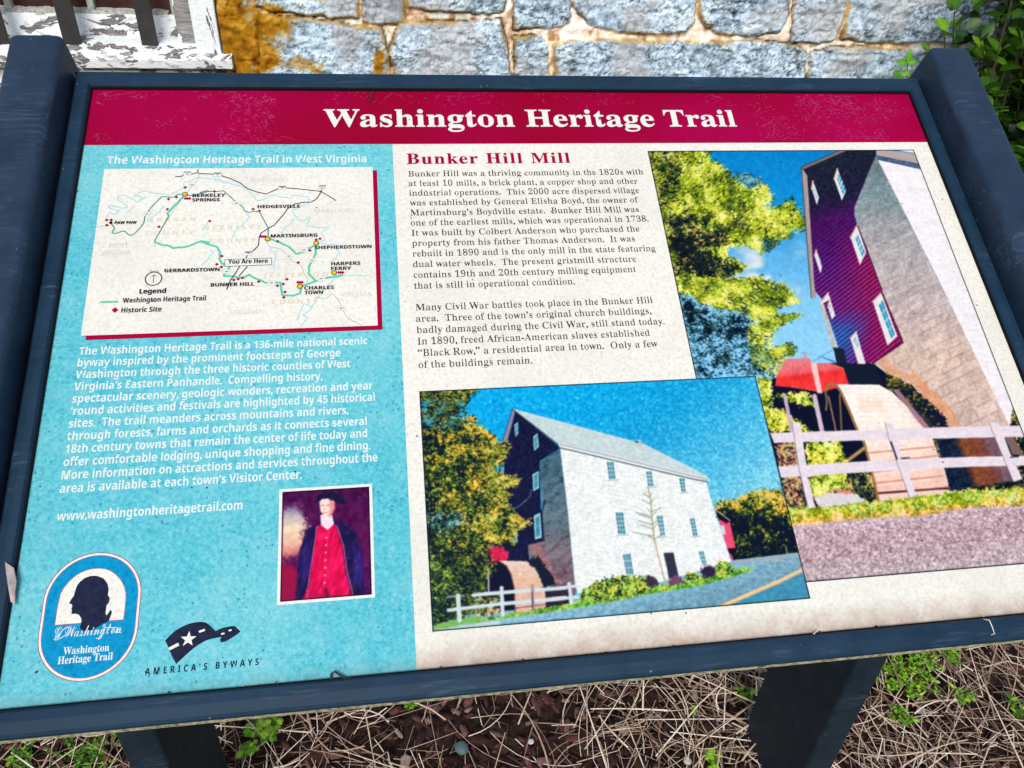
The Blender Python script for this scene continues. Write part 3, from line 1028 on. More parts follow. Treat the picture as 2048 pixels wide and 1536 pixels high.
# ---- fly specks and dirt dots
sp_ = Sheet(0.0028)
for p in ((150, 380 - 50), (156, 383), (634, 331), (633.5, 416), (306, 602), (414, 971 + 5), (384, 976), (665, 868), (591, 944), (71, 947), (834, 873), (822, 437), (1102, 424), (1236, 426), (852, 383), (945, 560), (1560, 325), (1560, 552), (1803, 408), (1823, 529), (1884, 399), (1953, 611), (1828, 628), (1922, 708), (1843, 1082), (1095, 1072), (1302, 1227), (1372, 1226), (1086, 1072), (73, 1345), (292, 1152 + 192), (819, 240), (1885, 925), (74, 1344), (1867, 900)):
    q = uv([p])[0]
    a = np.linspace(0, 2 * np.pi, 7, endpoint=False)
    rr = r_.uniform(.45, .85, 7) * MM
    sp_.poly_uv(np.c_[q[0] + rr * np.cos(a) * 1.15, q[1] + rr * np.sin(a)], M_BLACK)
for k in range(34):                          # crumbs caught on the bottom lip
    q = (r_.uniform(.0, .9), VB - r_.uniform(-.0006, .0012))
    a = np.linspace(0, 2 * np.pi, 6, endpoint=False)
    rr = r_.uniform(.3, 1.1, 6) * MM
    sp_.poly_uv(np.c_[q[0] + rr * np.cos(a) * 1.6, q[1] - .001 + rr * np.sin(a) * .7], M_BLACK if k % 3 else M_TAN)
o = sp_.build('dirt_specks', panel); o['kind'] = 'stuff'

# =================================================================== PRINTED PHOTOGRAPHS (ink on the panel: a fine grid of coloured points)
M_PHOTO = mat_attr('photo_ink', PRINT_R, PRINT_S, 0.05, 380, 0.1, 0.0006)


class Print:
    def __init__(s, u0, u1, v0, v1, step, h):
        s.nx = int((u1 - u0) / step) + 1; s.ny = int((v1 - v0) / step) + 1
        u, v = np.meshgrid(np.linspace(u0, u1, s.nx), np.linspace(v0, v1, s.ny))
        s.u, s.v, s.h = u.ravel(), v.ravel(), h * 0.3
        q = np.c_[s.u, s.v, np.ones(len(s.u))] @ np.linalg.inv(HM).T
        s.X, s.Y = q[:, 0] / q[:, 2], q[:, 1] / q[:, 2]
        s.C = np.full((len(s.u), 3), 128.0)

    def fill(s, poly, col, soft=0.8, rag=0.0, rscale=6.0, alpha=1.0, seed=0):
        """col: colour or a function (X, Y) -> (n,3)"""
        P = np.asarray(poly, float); pad = rag * 1.5 + 3
        k = np.where((s.X > P[:, 0].min() - pad) & (s.X < P[:, 0].max() + pad) & (s.Y > P[:, 1].min() - pad) & (s.Y < P[:, 1].max() + pad))[0]
        if not len(k): return
        X, Y = s.X[k], s.Y[k]
        d = sdf(P, X, Y)
        if rag:
            d = d + rag * ((fbm(X / rscale, Y / rscale, seed, 3) - .5) * 2 + (vnoise(X / 2.4, Y / 2.4, seed + 3) - .5) * 1.1 + (cells(X / 4.2, Y / 3.4, seed)[1] - .5) * .9)
        a = np.clip(d / soft + 0.5, 0, 1) * alpha
        c = col(X, Y) if callable(col) else np.asarray(col, float)
        s.C[k] = s.C[k] * (1 - a[:, None]) + c * a[:, None]

    def line(s, pts, w, col, soft=0.9, alpha=1.0):
        P = np.asarray(pts, float)
        for i in range(len(P) - 1):
            (ax, ay), (bx, by) = P[i], P[i + 1]
            k = np.where((s.X > min(ax, bx) - w - 2) & (s.X < max(ax, bx) + w + 2) & (s.Y > min(ay, by) - w - 2) & (s.Y < max(ay, by) + w + 2))[0]
            if not len(k): continue
            X, Y = s.X[k], s.Y[k]; ex, ey = bx - ax, by - ay
            t = np.clip(((X - ax) * ex + (Y - ay) * ey) / (ex * ex + ey * ey + 1e-9), 0, 1)
            d = w / 2 - np.hypot(X - ax - t * ex, Y - ay - t * ey)
            a = np.clip(d / soft + .5, 0, 1)[:, None] * alpha
            s.C[k] = s.C[k] * (1 - a) + np.asarray(col, float) * a

    def flecks(s, n, poly, pal, length=(3, 7), ang=-.6, out=5.0, seed=0, width=1):
        """single leaves in the photograph: short strokes inside and just beyond an outline"""
        r = np.random.default_rng(seed); P = np.asarray(poly, float)
        lo, hi = P.min(0) - out, P.max(0) + out
        q = r.uniform(lo, hi, (n * 3, 2))
        d = sdf(P, q[:, 0], q[:, 1]); q = q[(d > -out * r.random(len(q)) ** 2)][:n]; n = len(q)
        a = ang + r.normal(0, .5, n); L = r.uniform(*length, n)
        lum = np.clip((fbm(q[:, 0] / 24, q[:, 1] / 24, seed, 3) - .5) * 1.7 + .55 + r.normal(0, .2, n), 0, 1.1)
        c = ramp_c(lum, pal)
        t = np.linspace(-.5, .5, 12)
        x = q[:, :1] + np.cos(a)[:, None] * L[:, None] * t; y = q[:, 1:] + np.sin(a)[:, None] * L[:, None] * t
        g = uv(np.c_[x.ravel(), y.ravel()])
        du = (s.u.max() - s.u.min()) / (s.nx - 1); dv = (s.v.max() - s.v.min()) / (s.ny - 1)
        i = np.round((g[:, 0] - s.u.min()) / du).astype(int); j = np.round((g[:, 1] - s.v.min()) / dv).astype(int)
        cc = np.repeat(c, 12, 0)
        ok = (i >= 0) & (i < s.nx - width) & (j >= 0) & (j < s.ny)
        for k in range(width): s.C[(j[ok]) * s.nx + i[ok] + k] = s.C[(j[ok]) * s.nx + i[ok] + k] * .25 + cc[ok] * .75

    def finish(s, name, label, edge=None, drops=None):
        X, Y = s.X, s.Y
        g = (fbm(X / 3.0, Y / 3.0, 5, 3) - .5) * 2
        s.C = s.C * (1 + .06 * g[:, None])
        if edge is not None:
            du = np.minimum(np.minimum(s.u - s.u.min(), s.u.max() - s.u), np.minimum(s.v - s.v.min(), s.v.max() - s.v))
            a = np.clip((.0012 - du) / .0004, 0, 1)[:, None]
            s.C = s.C * (1 - a) + np.array(edge, float) * a
        G = s.C.reshape(s.ny, s.nx, 3)               # soft like an enlarged photograph
        G = np.pad(G, ((1, 1), (1, 1), (0, 0)), 'edge')
        G = (G[:-2] + 2 * G[1:-1] + G[2:]) / 4
        s.C = ((G[:, :-2] + 2 * G[:, 1:-1] + G[:, 2:]) / 4).reshape(-1, 3)
        i = np.arange(s.nx * s.ny).reshape(s.ny, s.nx)
        F = np.stack([i[1:, :-1], i[1:, 1:], i[:-1, 1:], i[:-1, :-1]], -1).reshape(-1, 4)
        me = np_mesh(name, W(s.u, s.v, s.h), F, np.clip(lin(np.clip(s.C, 0, 255)) * KAL, 0, 1))
        o = put(name, me, panel, [M_PHOTO])
        return tag(o, label)


def ramp_c(t, stops):
    t = np.asarray(t, float); xs = [q[0] for q in stops]; cs = np.array([q[1] for q in stops], float)
    return np.stack([np.interp(t, xs, cs[:, k]) for k in range(3)], -1)


def foliage(X, Y, pal, sc_=30.0, leaf=4.0, seed=0, bias=0.0, ang=0.0, drift=None):
    """leafy texture: sunlit clumps over shade, broken into leaf-sized flecks"""
    ca, sa = math.cos(ang), math.sin(ang)
    Xr, Yr = X * ca + Y * sa, (-X * sa + Y * ca) * 1.5
    cl = fbm(X / sc_, Y / sc_, seed, 3)
    md = fbm(X / (sc_ * .32), Y / (sc_ * .32), seed + 2, 2)
    d, val = cells(Xr / leaf, Yr / leaf, seed)
    d2, val2 = cells(Xr / (leaf * .62) + 5, Yr / (leaf * .62), seed + 1)
    t = 0.47 + (cl - .5) * 1.25 + (md - .5) * 1.0 + (val - .5) * .55 + (val2 - .5) * .5 - (d - .45) * .45 + bias
    c = ramp_c(t, pal)
    hue = (fbm(X / (sc_ * 1.1) + 40, Y / (sc_ * 1.1), seed + 4, 3) - .5)[:, None]
    lum = np.clip((c.max(1) - 50) / 150, 0, 1)[:, None]
    k = (40 if pal is PAL_A else 95) if drift is None else drift
    return c + hue * lum * np.array([k, -10, -30]) + (vnoise(X / 1.7, Y / 1.7, seed + 6) - .5)[:, None] * 30 * lum


PAL_A = [(0.05, (3, 12, 26)), (0.28, (16, 38, 34)), (0.42, (62, 88, 20)), (0.56, (122, 146, 16)), (0.70, (180, 198, 24)), (0.86, (214, 222, 60)), (1.02, (240, 240, 140))]
PAL_D = [(0.2, (2, 10, 26)), (0.5, (8, 26, 40)), (0.66, (50, 70, 36)), (0.82, (150, 140, 40)), (1.0, (214, 190, 120))]
T1 = lambda *p: [(1280 + x / 5.12, 280 + y / 5.12) for x, y in p]
T2 = lambda *p: [(1580 + x / 5.12, 280 + y / 5.12) for x, y in p]
T3 = lambda *p: [(1330 + x / 5.12, 560 + y / 5.12) for x, y in p]
T4 = lambda *p: [(1648 + x / 5.12, 560 + y / 5.12) for x, y in p]
T5 = lambda *p: [(1530 + x / 5.12, 860 + y / 5.12) for x, y in p]
T6 = lambda *p: [(1748 + x / 5.12, 860 + y / 5.12) for x, y in p]

# ---- large print: looking up at the mill wall and the water wheel
A = Print(0.5692, 0.8787, 0.0840, 0.5455, 0.00068, 0.0004)
A.C[:] = ramp_c(A.Y + (1500 - A.X) * .1, [(300, (0, 128, 200)), (400, (10, 140, 212)), (500, (84, 172, 226)), (600, (128, 198, 238)), (700, (142, 208, 242))])
w = sstep(.42, .7, fbm(A.X / 60, A.Y / 45, 2, 3)) * np.exp(-((A.X - 1530) / 75) ** 2 - ((A.Y - 545) / 55) ** 2)
A.C += (np.array([236, 232, 228]) - A.C) * np.clip(w * 1.3, 0, .9)[:, None]
A.C += ((fbm(A.X / 7, A.Y / 7, 4, 3) - .5) * 26)[:, None]
fa = lambda seed=0, b=0.0: (lambda X, Y: foliage(X, Y, PAL_A, 26, 3.6, seed, b + .05 + .16 * np.clip((X - 1360) / 110, -1.6, .9), -.55))
A.fill(T1((80, 80), (760, 80), (700, 180), (900, 320), (980, 420), (1100, 500), (1240, 420), (1330, 480), (1330, 570), (1430, 590), (1280, 660), (1180, 730), (1400, 700), (1560, 600), (1640, 760), (1740, 880), (1700, 920), (1520, 880), (1500, 1010), (1380, 1060), (1200, 960), (1240, 1160), (1040, 1060), (860, 1140), (900, 1180), (1120, 1300), (900, 1420), (1250, 1400), (1370, 1480), (1370, 1560), (300, 1600)), fa(1, .04), 1.0, 7, 9, seed=1)
A.fill(T1((80, 80), (360, 90), (460, 240), (420, 430), (420, 620), (250, 700), (180, 600)), lambda X, Y: foliage(X, Y, PAL_D, 24, 4, 3, -.02), 1, 8, 9, seed=3)
A.fill(T1((230, 760), (560, 780), (640, 940), (900, 900), (880, 1060), (700, 1120), (820, 1230), (1020, 1300), (900, 1400), (480, 1360), (360, 1480)), lambda X, Y: foliage(X, Y, PAL_D, 20, 4, 5, .02), 1, 9, 10, .92, seed=5)
A.fill(T1((900, 330), (1060, 330), (1250, 380), (1240, 470), (1100, 480)), lambda X, Y: foliage(X, Y, [(0.2, (20, 60, 80)), (.5, (90, 140, 140)), (.7, (150, 180, 190)), (.9, (200, 200, 160))], 12, 3.5, 7), 1.5, 8, 5, .8, seed=2)
A.fill(T3((120, 0), (900, 0), (1220, 60), (1360, 220), (1160, 270), (1100, 340), (960, 420), (700, 300), (520, 330), (330, 200), (140, 140)), fa(2, .22), 1, 7, 9, seed=4)
A.fill(T3((140, 150), (400, 260), (820, 360), (1090, 540), (1060, 720), (1300, 640), (1360, 720), (1240, 780), (1150, 960), (900, 990), (330, 1000), (240, 560)),
       lambda X, Y: np.where((cells(X / 4.6, Y / 4.6, 2)[1] + .55 * fbm(X / 22, Y / 22, 6, 2) + .12 * np.clip((X - 1400) / 60, -1, 1) > .78)[:, None], foliage(X, Y, [(.2, (2, 16, 44)), (.6, (14, 40, 56)), (.9, (60, 80, 40))], 20, 4, 2), s_sky(X, Y)) if False else foliage(X, Y, [(.20, (2, 18, 40)), (.36, (14, 48, 58)), (.43, (70, 104, 50)), (.47, (50, 120, 170)), (.55, (104, 184, 232)), (1, (150, 208, 240))], 30, 4.0, 6, .0, 0, 0), 1.2, 8, 8, seed=6)
A.fill(T3((860, 480), (1100, 360), (1390, 350), (1100, 520), (960, 680), (840, 640)), fa(6, .22), 1, 6, 6, .95, seed=7)
A.fill(T3((1060, 720), (1300, 660), (1340, 720), (1240, 780), (1100, 800)), fa(7, .2), 1, 5, 6, seed=8)
LA = [(.1, (20, 40, 30)), (.35, (84, 112, 16)), (.6, (168, 188, 20)), (.8, (214, 222, 60)), (1.05, (244, 242, 160))]
A.flecks(2600, T1((420, 90), (700, 180), (900, 320), (1100, 500), (1330, 560), (1280, 660), (1400, 700), (1560, 610), (1640, 760), (1740, 880), (1500, 1010), (1240, 1160), (1040, 1060), (800, 900), (420, 640)), LA, (3, 9), -.75, 7, 1, 2)
A.flecks(700, T1((80, 80), (420, 100), (420, 640), (250, 700), (320, 1100), (480, 1400), (360, 1480)), LA, (2, 6), -.6, 3, 2, 2)
A.flecks(1500, T3((140, 0), (900, 0), (1220, 60), (1360, 220), (1160, 270), (1100, 340), (960, 420), (700, 300), (330, 200)), LA, (3, 8), .45, 7, 3, 2)
A.flecks(900, T3((860, 480), (1100, 360), (1390, 350), (1100, 520), (1060, 720), (1300, 640), (1340, 720), (1150, 960), (900, 900)), LA, (2, 6), .3, 7, 4, 2)
A.flecks(350, T3((150, 200), (520, 330), (860, 480), (1000, 700), (900, 980), (340, 980)), [(.1, (2, 20, 44)), (.6, (16, 50, 56)), (1, (70, 100, 50))], (2, 5), .3, 4, 5, 2)
# dark space behind the wheel and red shed
A.fill([(1500, 800), (1700, 760), (2330, 800), (2330, 1200), (1500, 1200)], lambda X, Y: foliage(X, Y, PAL_D, 16, 4, 2, .05), 1)
A.fill(T3((1085, 1000), (1700, 1050), (2048, 840), (2300, 900), (2300, 1900), (1080, 1900)), (6, 12, 40), 1.2)
A.fill(T3((1140, 990), (1230, 810), (1480, 800), (1500, 850), (1870, 850), (1895, 1065), (1600, 1150), (1290, 1100), (1130, 1085)), lambda X, Y: ramp_c(Y + .12 * (X - 1600), [(722, (226, 128, 136)), (745, (228, 92, 100)), (752, (232, 46, 48)), (785, (238, 60, 58))]) + ((fbm(X / 5, Y / 9, 1, 3) - .5) * 40)[:, None])
A.fill(T3((1490, 850), (1550, 850), (1610, 1160), (1560, 1160)), (238, 196, 196))
A.line(T3((1420, 740), (1440, 800)), 3, (230, 120, 130)); A.line(T3((1520, 830), (1740, 700)), 1.2, (70, 120, 190)); A.line(T3((1610, 790), (1760, 850)), 2, (40, 100, 170)); A.line(T3((1340, 740), (1520, 760), (1800, 850)), 1.0, (90, 150, 200))
A.fill(T3((1150, 1180), (1460, 1150), (1560, 1300), (1300, 1260)), fa(9, .18), 1, 6, 6, seed=2)
A.fill(T3((940, 1000), (1090, 1010), (1090, 1290), (1010, 1320)), fa(3, .2), 1, 5, 7, seed=3)
A.fill(T3((1000, 1300), (1200, 1320), (1440, 1500), (1500, 1560), (1040, 1560)), fa(4, .16), 1, 6, 7, seed=4)
A.line(T3((1225, 1180), (1300, 1560)), 7, (196, 170, 196)); A.line(T3((1530, 1190), (1610, 1560)), 9, (206, 186, 200))
# timber gable
barn = T2((120, 285), (520, 105), (880, 95), (885, 170), (830, 270), (810, 390), (660, 690), (660, 770), (690, 880), (940, 1536)) + T4((800, 610), (815, 640), (500, 850), (200, 860), (130, 640), (-20, 200)) + T2((245, 1536), (180, 900), (140, 500))


def barn_c(X, Y):
    base = ramp_c(Y + .25 * (X - 1700), [(330, (16, 24, 44)), (395, (24, 18, 52)), (430, (62, 10, 84)), (520, (74, 16, 104)), (590, (96, 24, 104)), (690, (112, 16, 110))])
    rt = np.clip((X - 1660 - .2 * (Y - 500)) / 70, 0, 1)[:, None] * np.clip((Y - 440) / 80, 0, 1)[:, None]
    base = base * (1 - rt) + np.array([128, 18, 84]) * rt
    bl = (np.clip((Y - 615) / 50, 0, 1) * np.clip((1752 - X - .35 * (Y - 640)) / 50, 0, 1))[:, None]
    base = base * (1 - bl) + np.array([38, 82, 158]) * bl
    st = np.sin((Y * .80 + X * .62) * 2 * np.pi / 7.4)
    amp = np.clip((Y + .5 * (X - 1700) - 400) / 150, 0, 1)
    base = base + (st * 32 * amp)[:, None] + ((fbm(X / 2.5, Y / 2.5, 3, 2) - .5) * 34)[:, None]
    fl = (cells(X / 3.2, Y / 3.2, 4)[0] < .22) & (Y < 440)
    return base + fl[:, None] * 34


A.fill(barn, barn_c)
A.fill(T2((120, 285), (175, 365), (250, 1500), (268, 1620), (218, 1620), (130, 500)), lambda X, Y: np.array([166, 154, 150.]) + ((fbm(X / 4, Y / 12, 2, 3) - .5) * 40)[:, None])
A.line(T2((115, 285), (218, 1620)), 1.6, (60, 50, 60))
A.fill(T2((108, 275), (500, 105), (600, 100), (140, 300)), (120, 108, 108)); A.line(T2((110, 280), (500, 108)), 2, (40, 70, 90))
A.fill(T3((1580, 230), (1630, 260), (1765, 690), (1720, 720), (1690, 640)), lambda X, Y: np.array([182, 186, 184.]) + ((fbm(X / 4, Y / 9, 2, 3) - .5) * 50)[:, None])
A.fill(T3((1720, 690), (1830, 700), (1870, 870), (1760, 860)), (20, 30, 50))


def stone_c(X, Y, base):
    xr, yr = X * .78 - Y * .40, X * .45 + Y * .72
    d, v = cells(xr / 17, yr / 7.5, 1)
    b, _ = cells(xr / 6, yr / 3.5, 3)
    return base + ((v - .5) * 26 + (fbm(X / 3, Y / 3, 4, 3) - .5) * 46 - np.clip((d - .62) * 120, 0, 40))[:, None] * np.array([.9, 1, 1.05])


stone = T2((885, 150), (830, 270), (660, 690), (660, 770), (690, 880), (940, 1536)) + T4((815, 640), (500, 850), (640, 960), (800, 1100), (900, 1200), (1080, 1400), (1250, 1560), (1960, 1560), (1900, 1500), (1175, 0)) + T2((900, 190),)
def blocks(X, Y, base, joint, row0=19.0):
    den = 1 + .48 * .48
    a = (X + -.48 * Y) / den; b = (.48 * X + Y) / den
    # perspective: courses get thinner towards the top
    bb = np.log(np.clip(b - 900, 60, 900) / 60.0) * 24
    r = np.floor(bb); fr = bb - r
    off = _P[2][(r.astype(int)) & 255, 7] * 40
    w = 20 + 26 * _P[3][(r.astype(int)) & 255, 9]
    col = (a + off) / w; cidx = np.floor(col); fc = col - cidx
    tint = _P[4][r.astype(int) & 255, cidx.astype(int) & 255]
    jh = np.minimum(fr, 1 - fr) * 14; jv = np.minimum(fc, 1 - fc) * w
    j = np.clip(1.3 - np.minimum(jh, jv), 0, 1) * sstep(.3, .6, fbm(X / 14, Y / 14, 3, 2))
    c = base + ((tint - .5) * 22 + (fbm(X / 4, Y / 3, 4, 3) - .5) * 62 + (fbm((X + .48 * Y) / 9, (Y - .48 * X) / 30, 6, 3) - .5) * 40)[:, None] * np.array([1, .96, .88])
    return c * (1 - j[:, None] * .42) + np.asarray(joint, float) * j[:, None] * .42


A.fill(stone, lambda X, Y: blocks(X, Y, ramp_c(Y, [(310, (96, 128, 136)), (400, (128, 150, 156)), (470, (168, 168, 172)), (600, (188, 176, 176)), (720, (214, 190, 176)), (860, (208, 184, 176))]), (128, 92, 84)))
A.fill(T4((560, 820), (640, 800), (700, 900), (900, 950), (1000, 1000), (1200, 1200), (1350, 1400), (1400, 1560), (1230, 1560), (1100, 1300), (900, 1060), (700, 960)), lambda X, Y: stone_c(X, Y, np.array([222, 150, 100.])), 6, 8, 10, .7, seed=3)
A.fill(T2((895, 195), (1345, 290), (2300, 2600)) + T4((1900, 1500), (1175, 0)), lambda X, Y: np.array([238, 236, 240.]) + ((fbm(X / 14, Y / 5, 2, 3) - .5) * 22)[:, None])
A.fill(T2((880, 100), (1000, 105), (1290, 140), (1330, 250), (885, 165)), (178, 164, 160)); A.fill(T2((1050, 100), (1285, 100), (1290, 135)), (240, 240, 240))
A.fill(T2((885, 155), (1330, 245), (1350, 305), (900, 205)), lambda X, Y: np.array([70, 96, 130.]) + ((fbm(X / 3, Y / 3, 2, 3) - .5) * 70)[:, None])
for pw, pane in ((T2((235, 420), (222, 500), (275, 665), (296, 590)), T2((244, 490), (238, 520), (268, 610), (280, 580))),
                 (T2((485, 295), (452, 400), (530, 622), (572, 520)), T2((495, 345), (482, 400), (540, 560), (572, 505))),
                 (T2((685, 875), (620, 1000), (715, 1280), (780, 1150)), T2((695, 970), (670, 1010), (738, 1195), (766, 1150))),
                 (T2((268, 1125), (252, 1185), (310, 1370), (328, 1300)), T2((290, 1180), (284, 1200), (312, 1290), (318, 1270))),
                 (T4((585, 130), (500, 225), (650, 672), (750, 575)), T4((600, 210), (560, 260), (690, 600), (725, 560))),
                 (T4((330, 530), (270, 600), (350, 860), (425, 860)), T4((320, 580), (300, 620), (340, 690), (352, 660))),
                 (T3((1670, 130), (1590, 240), (1600, 250), (1690, 200)), None), (T3((1690, 190), (1668, 280), (1710, 405), (1742, 360)), T3((1690, 250), (1680, 280), (1705, 340), (1712, 320)))):
    A.fill(pw, (226, 226, 224))
    P = np.array(pw)
    A.line([P[0], P[1]], 3, (214, 186, 170))
    if pane:
        Q = np.array(pane); A.fill(pane, (30, 140, 186))
        for t_ in (.25, .5, .75): A.line([Q[0] * (1 - t_) + Q[3] * t_, Q[1] * (1 - t_) + Q[2] * t_], 1.6 if t_ != .5 else 2.6, (210, 220, 220))
        A.line([(Q[0] + Q[1]) / 2, (Q[2] + Q[3]) / 2], 1.4, (200, 216, 220))
A.line(T4((590, 130), (800, 610)), 2.5, (66, 8, 56)); A.line(T4((810, 640), (500, 852)), 3, (80, 10, 60))
A.line(T2((690, 880), (780, 1100), (940, 1536)), 2, (60, 10, 60))
# mossy gap, wheel
A.fill(T4((60, 850), (430, 860), (520, 860), (600, 1060), (560, 1085), (250, 1060), (200, 900)), (12, 24, 46), 1.2)
A.fill(T4((600, 1050), (650, 950), (900, 1080), (1080, 1250), (1250, 1420), (1300, 1560), (1000, 1560), (800, 1250)), lambda X, Y: foliage(X, Y, [(.2, (8, 20, 44)), (.5, (34, 40, 36)), (.7, (100, 94, 30)), (.95, (170, 150, 60))], 14, 6, 2, -.1 - np.clip((Y - 800) / 60, -.3, .5) * .4), 2, 4, 8, seed=2)
A.fill(T4((700, 1120), (760, 1120), (1120, 1560), (1040, 1560)), (150, 110, 130), 2)
wheel = T4((120, 1070), (560, 1072), (700, 1150), (850, 1300), (960, 1450), (1045, 1536)) + T6((600, 90), (660, 280), (720, 400), (755, 480), (762, 600), (430, 640), (50, 690)) + T5((1120, 560), (1060, 300), (1000, 110)) + T4((345, 1540), (270, 1350), (190, 1170))
A.fill(wheel, lambda X, Y: ramp_c(Y, [(770, (250, 243, 236)), (850, (248, 236, 226)), (905, (248, 222, 206)), (990, (236, 192, 176))]) + ((fbm(X / 6, Y / 4, 3, 3) - .5) * 34)[:, None])
A.fill(T4((350, 1210), (600, 1230), (610, 1330), (370, 1330)), (246, 206, 178), 12, 6, 8, .6)
A.fill(wheel, lambda X, Y: np.array([150, 96, 84.]) * np.ones((len(X), 1)), 26, 0, 6, .0)
for k in range(15):                        # planks round the drum
    t_ = k / 14; y_ = 776 + 132 * t_ ** 1.5; x0, x1 = 1676 + 62 * t_ ** .8, 1758 + 112 * t_ ** .8
    A.line([(x0, y_ + 1), ((x0 + x1) / 2, y_ - 1.5), (x1, y_ + 2)], 1.2, (226, 186, 164), alpha=.4)
for y_ in (902, 921, 940, 962):
    A.line([(1738 + (y_ - 902) * .25, y_ + 4), (1885, y_ - 10)], 3.4, (196, 120, 104), alpha=.75)
    A.line([(1738 + (y_ - 902) * .25, y_ + 9), (1885, y_ - 5)], 4.0, (250, 226, 210), alpha=.55)
A.fill([(1796, 800), (1858, 850), (1896, 960), (1870, 985), (1850, 880)], (206, 160, 150), 22, 3, 8, .3)
A.line([(1752, 987), (1895, 976)], 4, (84, 30, 40)); A.fill([(1755, 990), (1896, 979), (1905, 986), (1760, 1003)], (236, 206, 196))
A.line(T4((15, 1140), (45, 1080), (90, 1066), (130, 1085), (170, 1140), (215, 1240), (260, 1340), (300, 1440), (350, 1560)) + T5((1010, 120), (1060, 300), (1125, 560), (1165, 740)), 5.0, (150, 110, 66))
A.line(T4((15, 1140), (30, 1250), (20, 1330)), 4, (120, 96, 60)); A.line(T4((45, 1190), (125, 1560)), 2.6, (168, 128, 90)); A.line(T4((160, 1170), (180, 1560)), 3, (140, 104, 64)); A.line(T5((850, 310), (1010, 190)), 7, (176, 140, 84)); A.line(T5((870, 450), (1060, 740)), 1.4, (90, 110, 110))
A.fill(T6((640, 90), (1240, 70), (1420, 520), (1160, 560), (780, 620)), lambda X, Y: ramp_c(X - .4 * (Y - 900), [(1880, (8, 28, 54)), (1915, (20, 30, 50)), (1930, (128, 72, 40)), (1965, (120, 60, 46)), (1985, (110, 84, 96))]) + ((fbm(X / 4, Y / 4, 3, 3) - .5) * 60)[:, None])
A.fill(T6((1330, 60), (1420, 60), (1536, 260), (1420, 250)), (120, 96, 90))
# bushes, ramp, grass, road
A.fill(T5((100, 150), (330, 120), (400, 790), (240, 790)), lambda X, Y: foliage(X, Y, [(.2, (40, 20, 26)), (.5, (190, 130, 120)), (.7, (226, 190, 160)), (.9, (200, 190, 60))], 10, 4, 2), 1, 4, 5)
A.fill(T5((410, 130), (760, 110), (840, 330), (830, 600), (700, 640), (500, 680), (440, 450)), fa(8, .12), 1, 6, 7, seed=6)
A.fill(T5((500, 690), (640, 640), (900, 640), (1070, 745), (560, 800)), lambda X, Y: np.array([214, 210, 214.]) + ((fbm(X / 5, Y / 5, 2, 3) - .5) * 40)[:, None], 1, 2, 6)
A.fill(T5((620, 640), (740, 600), (900, 620), (920, 655), (700, 640)), (214, 132, 112), 2, 3, 6)
A.fill([(1560, 1040), (1830, 1022), (2330, 990), (2330, 1100), (1560, 1100)], (190, 176, 150), 3)
A.fill([(1570, 1018), (1581, 1016), (1647, 1014), (1741, 1004), (1823, 993), (1930, 981), (2330, 962), (2330, 1005), (1931, 1016), (1831, 1034), (1764, 1034), (1686, 1042), (1570, 1056)],
       lambda X, Y: foliage(X, Y, [(.2, (96, 120, 10)), (.5, (150, 190, 30)), (.7, (200, 216, 70)), (.9, (236, 220, 150))], 14, 3, 3, .1) + (np.clip((Y + .09 * (X - 1580) - 1034) / 16, 0, 1))[:, None] * np.array([50, -10, 30]), 1.5, 5, 5, seed=5)
A.fill([(1560, 1056), (1686, 1044), (1764, 1036), (1831, 1036), (1931, 1018), (2330, 1000), (2330, 1200), (1560, 1200)],
       lambda X, Y: ramp_c(Y + .1 * (X - 1600), [(1050, (196, 174, 186)), (1100, (182, 154, 162)), (1170, (186, 172, 176))]) + ((vnoise(X / 2.2, Y / 1.8, 2) - .5) * 130 + (fbm(X / 5, Y / 4, 5, 2) - .5) * 70 + (vnoise(X / 9, Y / 6, 3) - .5) * 26)[:, None] * np.array([1, .96, 1.0]), 1.2, 4, 5, seed=6)
# fence
gc = lambda X, Y: np.array([226, 216, 226.]) + ((fbm(X / 12, Y / 4, 3, 3) - .5) * 22)[:, None]
A.fill([(1540, 866), (1700, 861), (1930, 853), (2330, 848), (2330, 868), (1930, 876), (1725, 881), (1548, 886)], gc)
A.fill([(1556, 933), (1735, 922), (1930, 914), (2330, 906), (2330, 924), (1930, 934), (1735, 944), (1562, 955)], gc)
for q in ([(1584, 846), (1600, 845), (1616, 950), (1630, 1014), (1616, 1017), (1598, 938)], [(1770, 846), (1786, 845), (1802, 911), (1833, 990), (1819, 996), (1778, 880)], [(1978, 845), (1997, 845), (2021, 909), (2045, 958), (2027, 964), (1990, 876)]):
    A.fill(q, gc); A.line([q[0], q[5], q[4]], 1.3, (130, 110, 130))
    A.line([(q[2][0] + 0, q[2][1] + 6), (q[2][0] + 16, q[2][1] + 4)], 2.4, (30, 26, 50))
A.line([(1782, 884), (1794, 918)], 3, (30, 24, 44))
for k in range(26):                        # scuffs over the dark siding
    x0, y0 = rng.uniform(1640, 1750), rng.uniform(310, 460)
    A.line([(x0, y0), (x0 + rng.uniform(2, 9), y0 + rng.uniform(-4, 4))], .8, (110, 110, 140), alpha=.6)
A.finish('printed_photograph', 'upright printed photograph of a water wheel beside a tall mill wall', edge=(24, 30, 44))

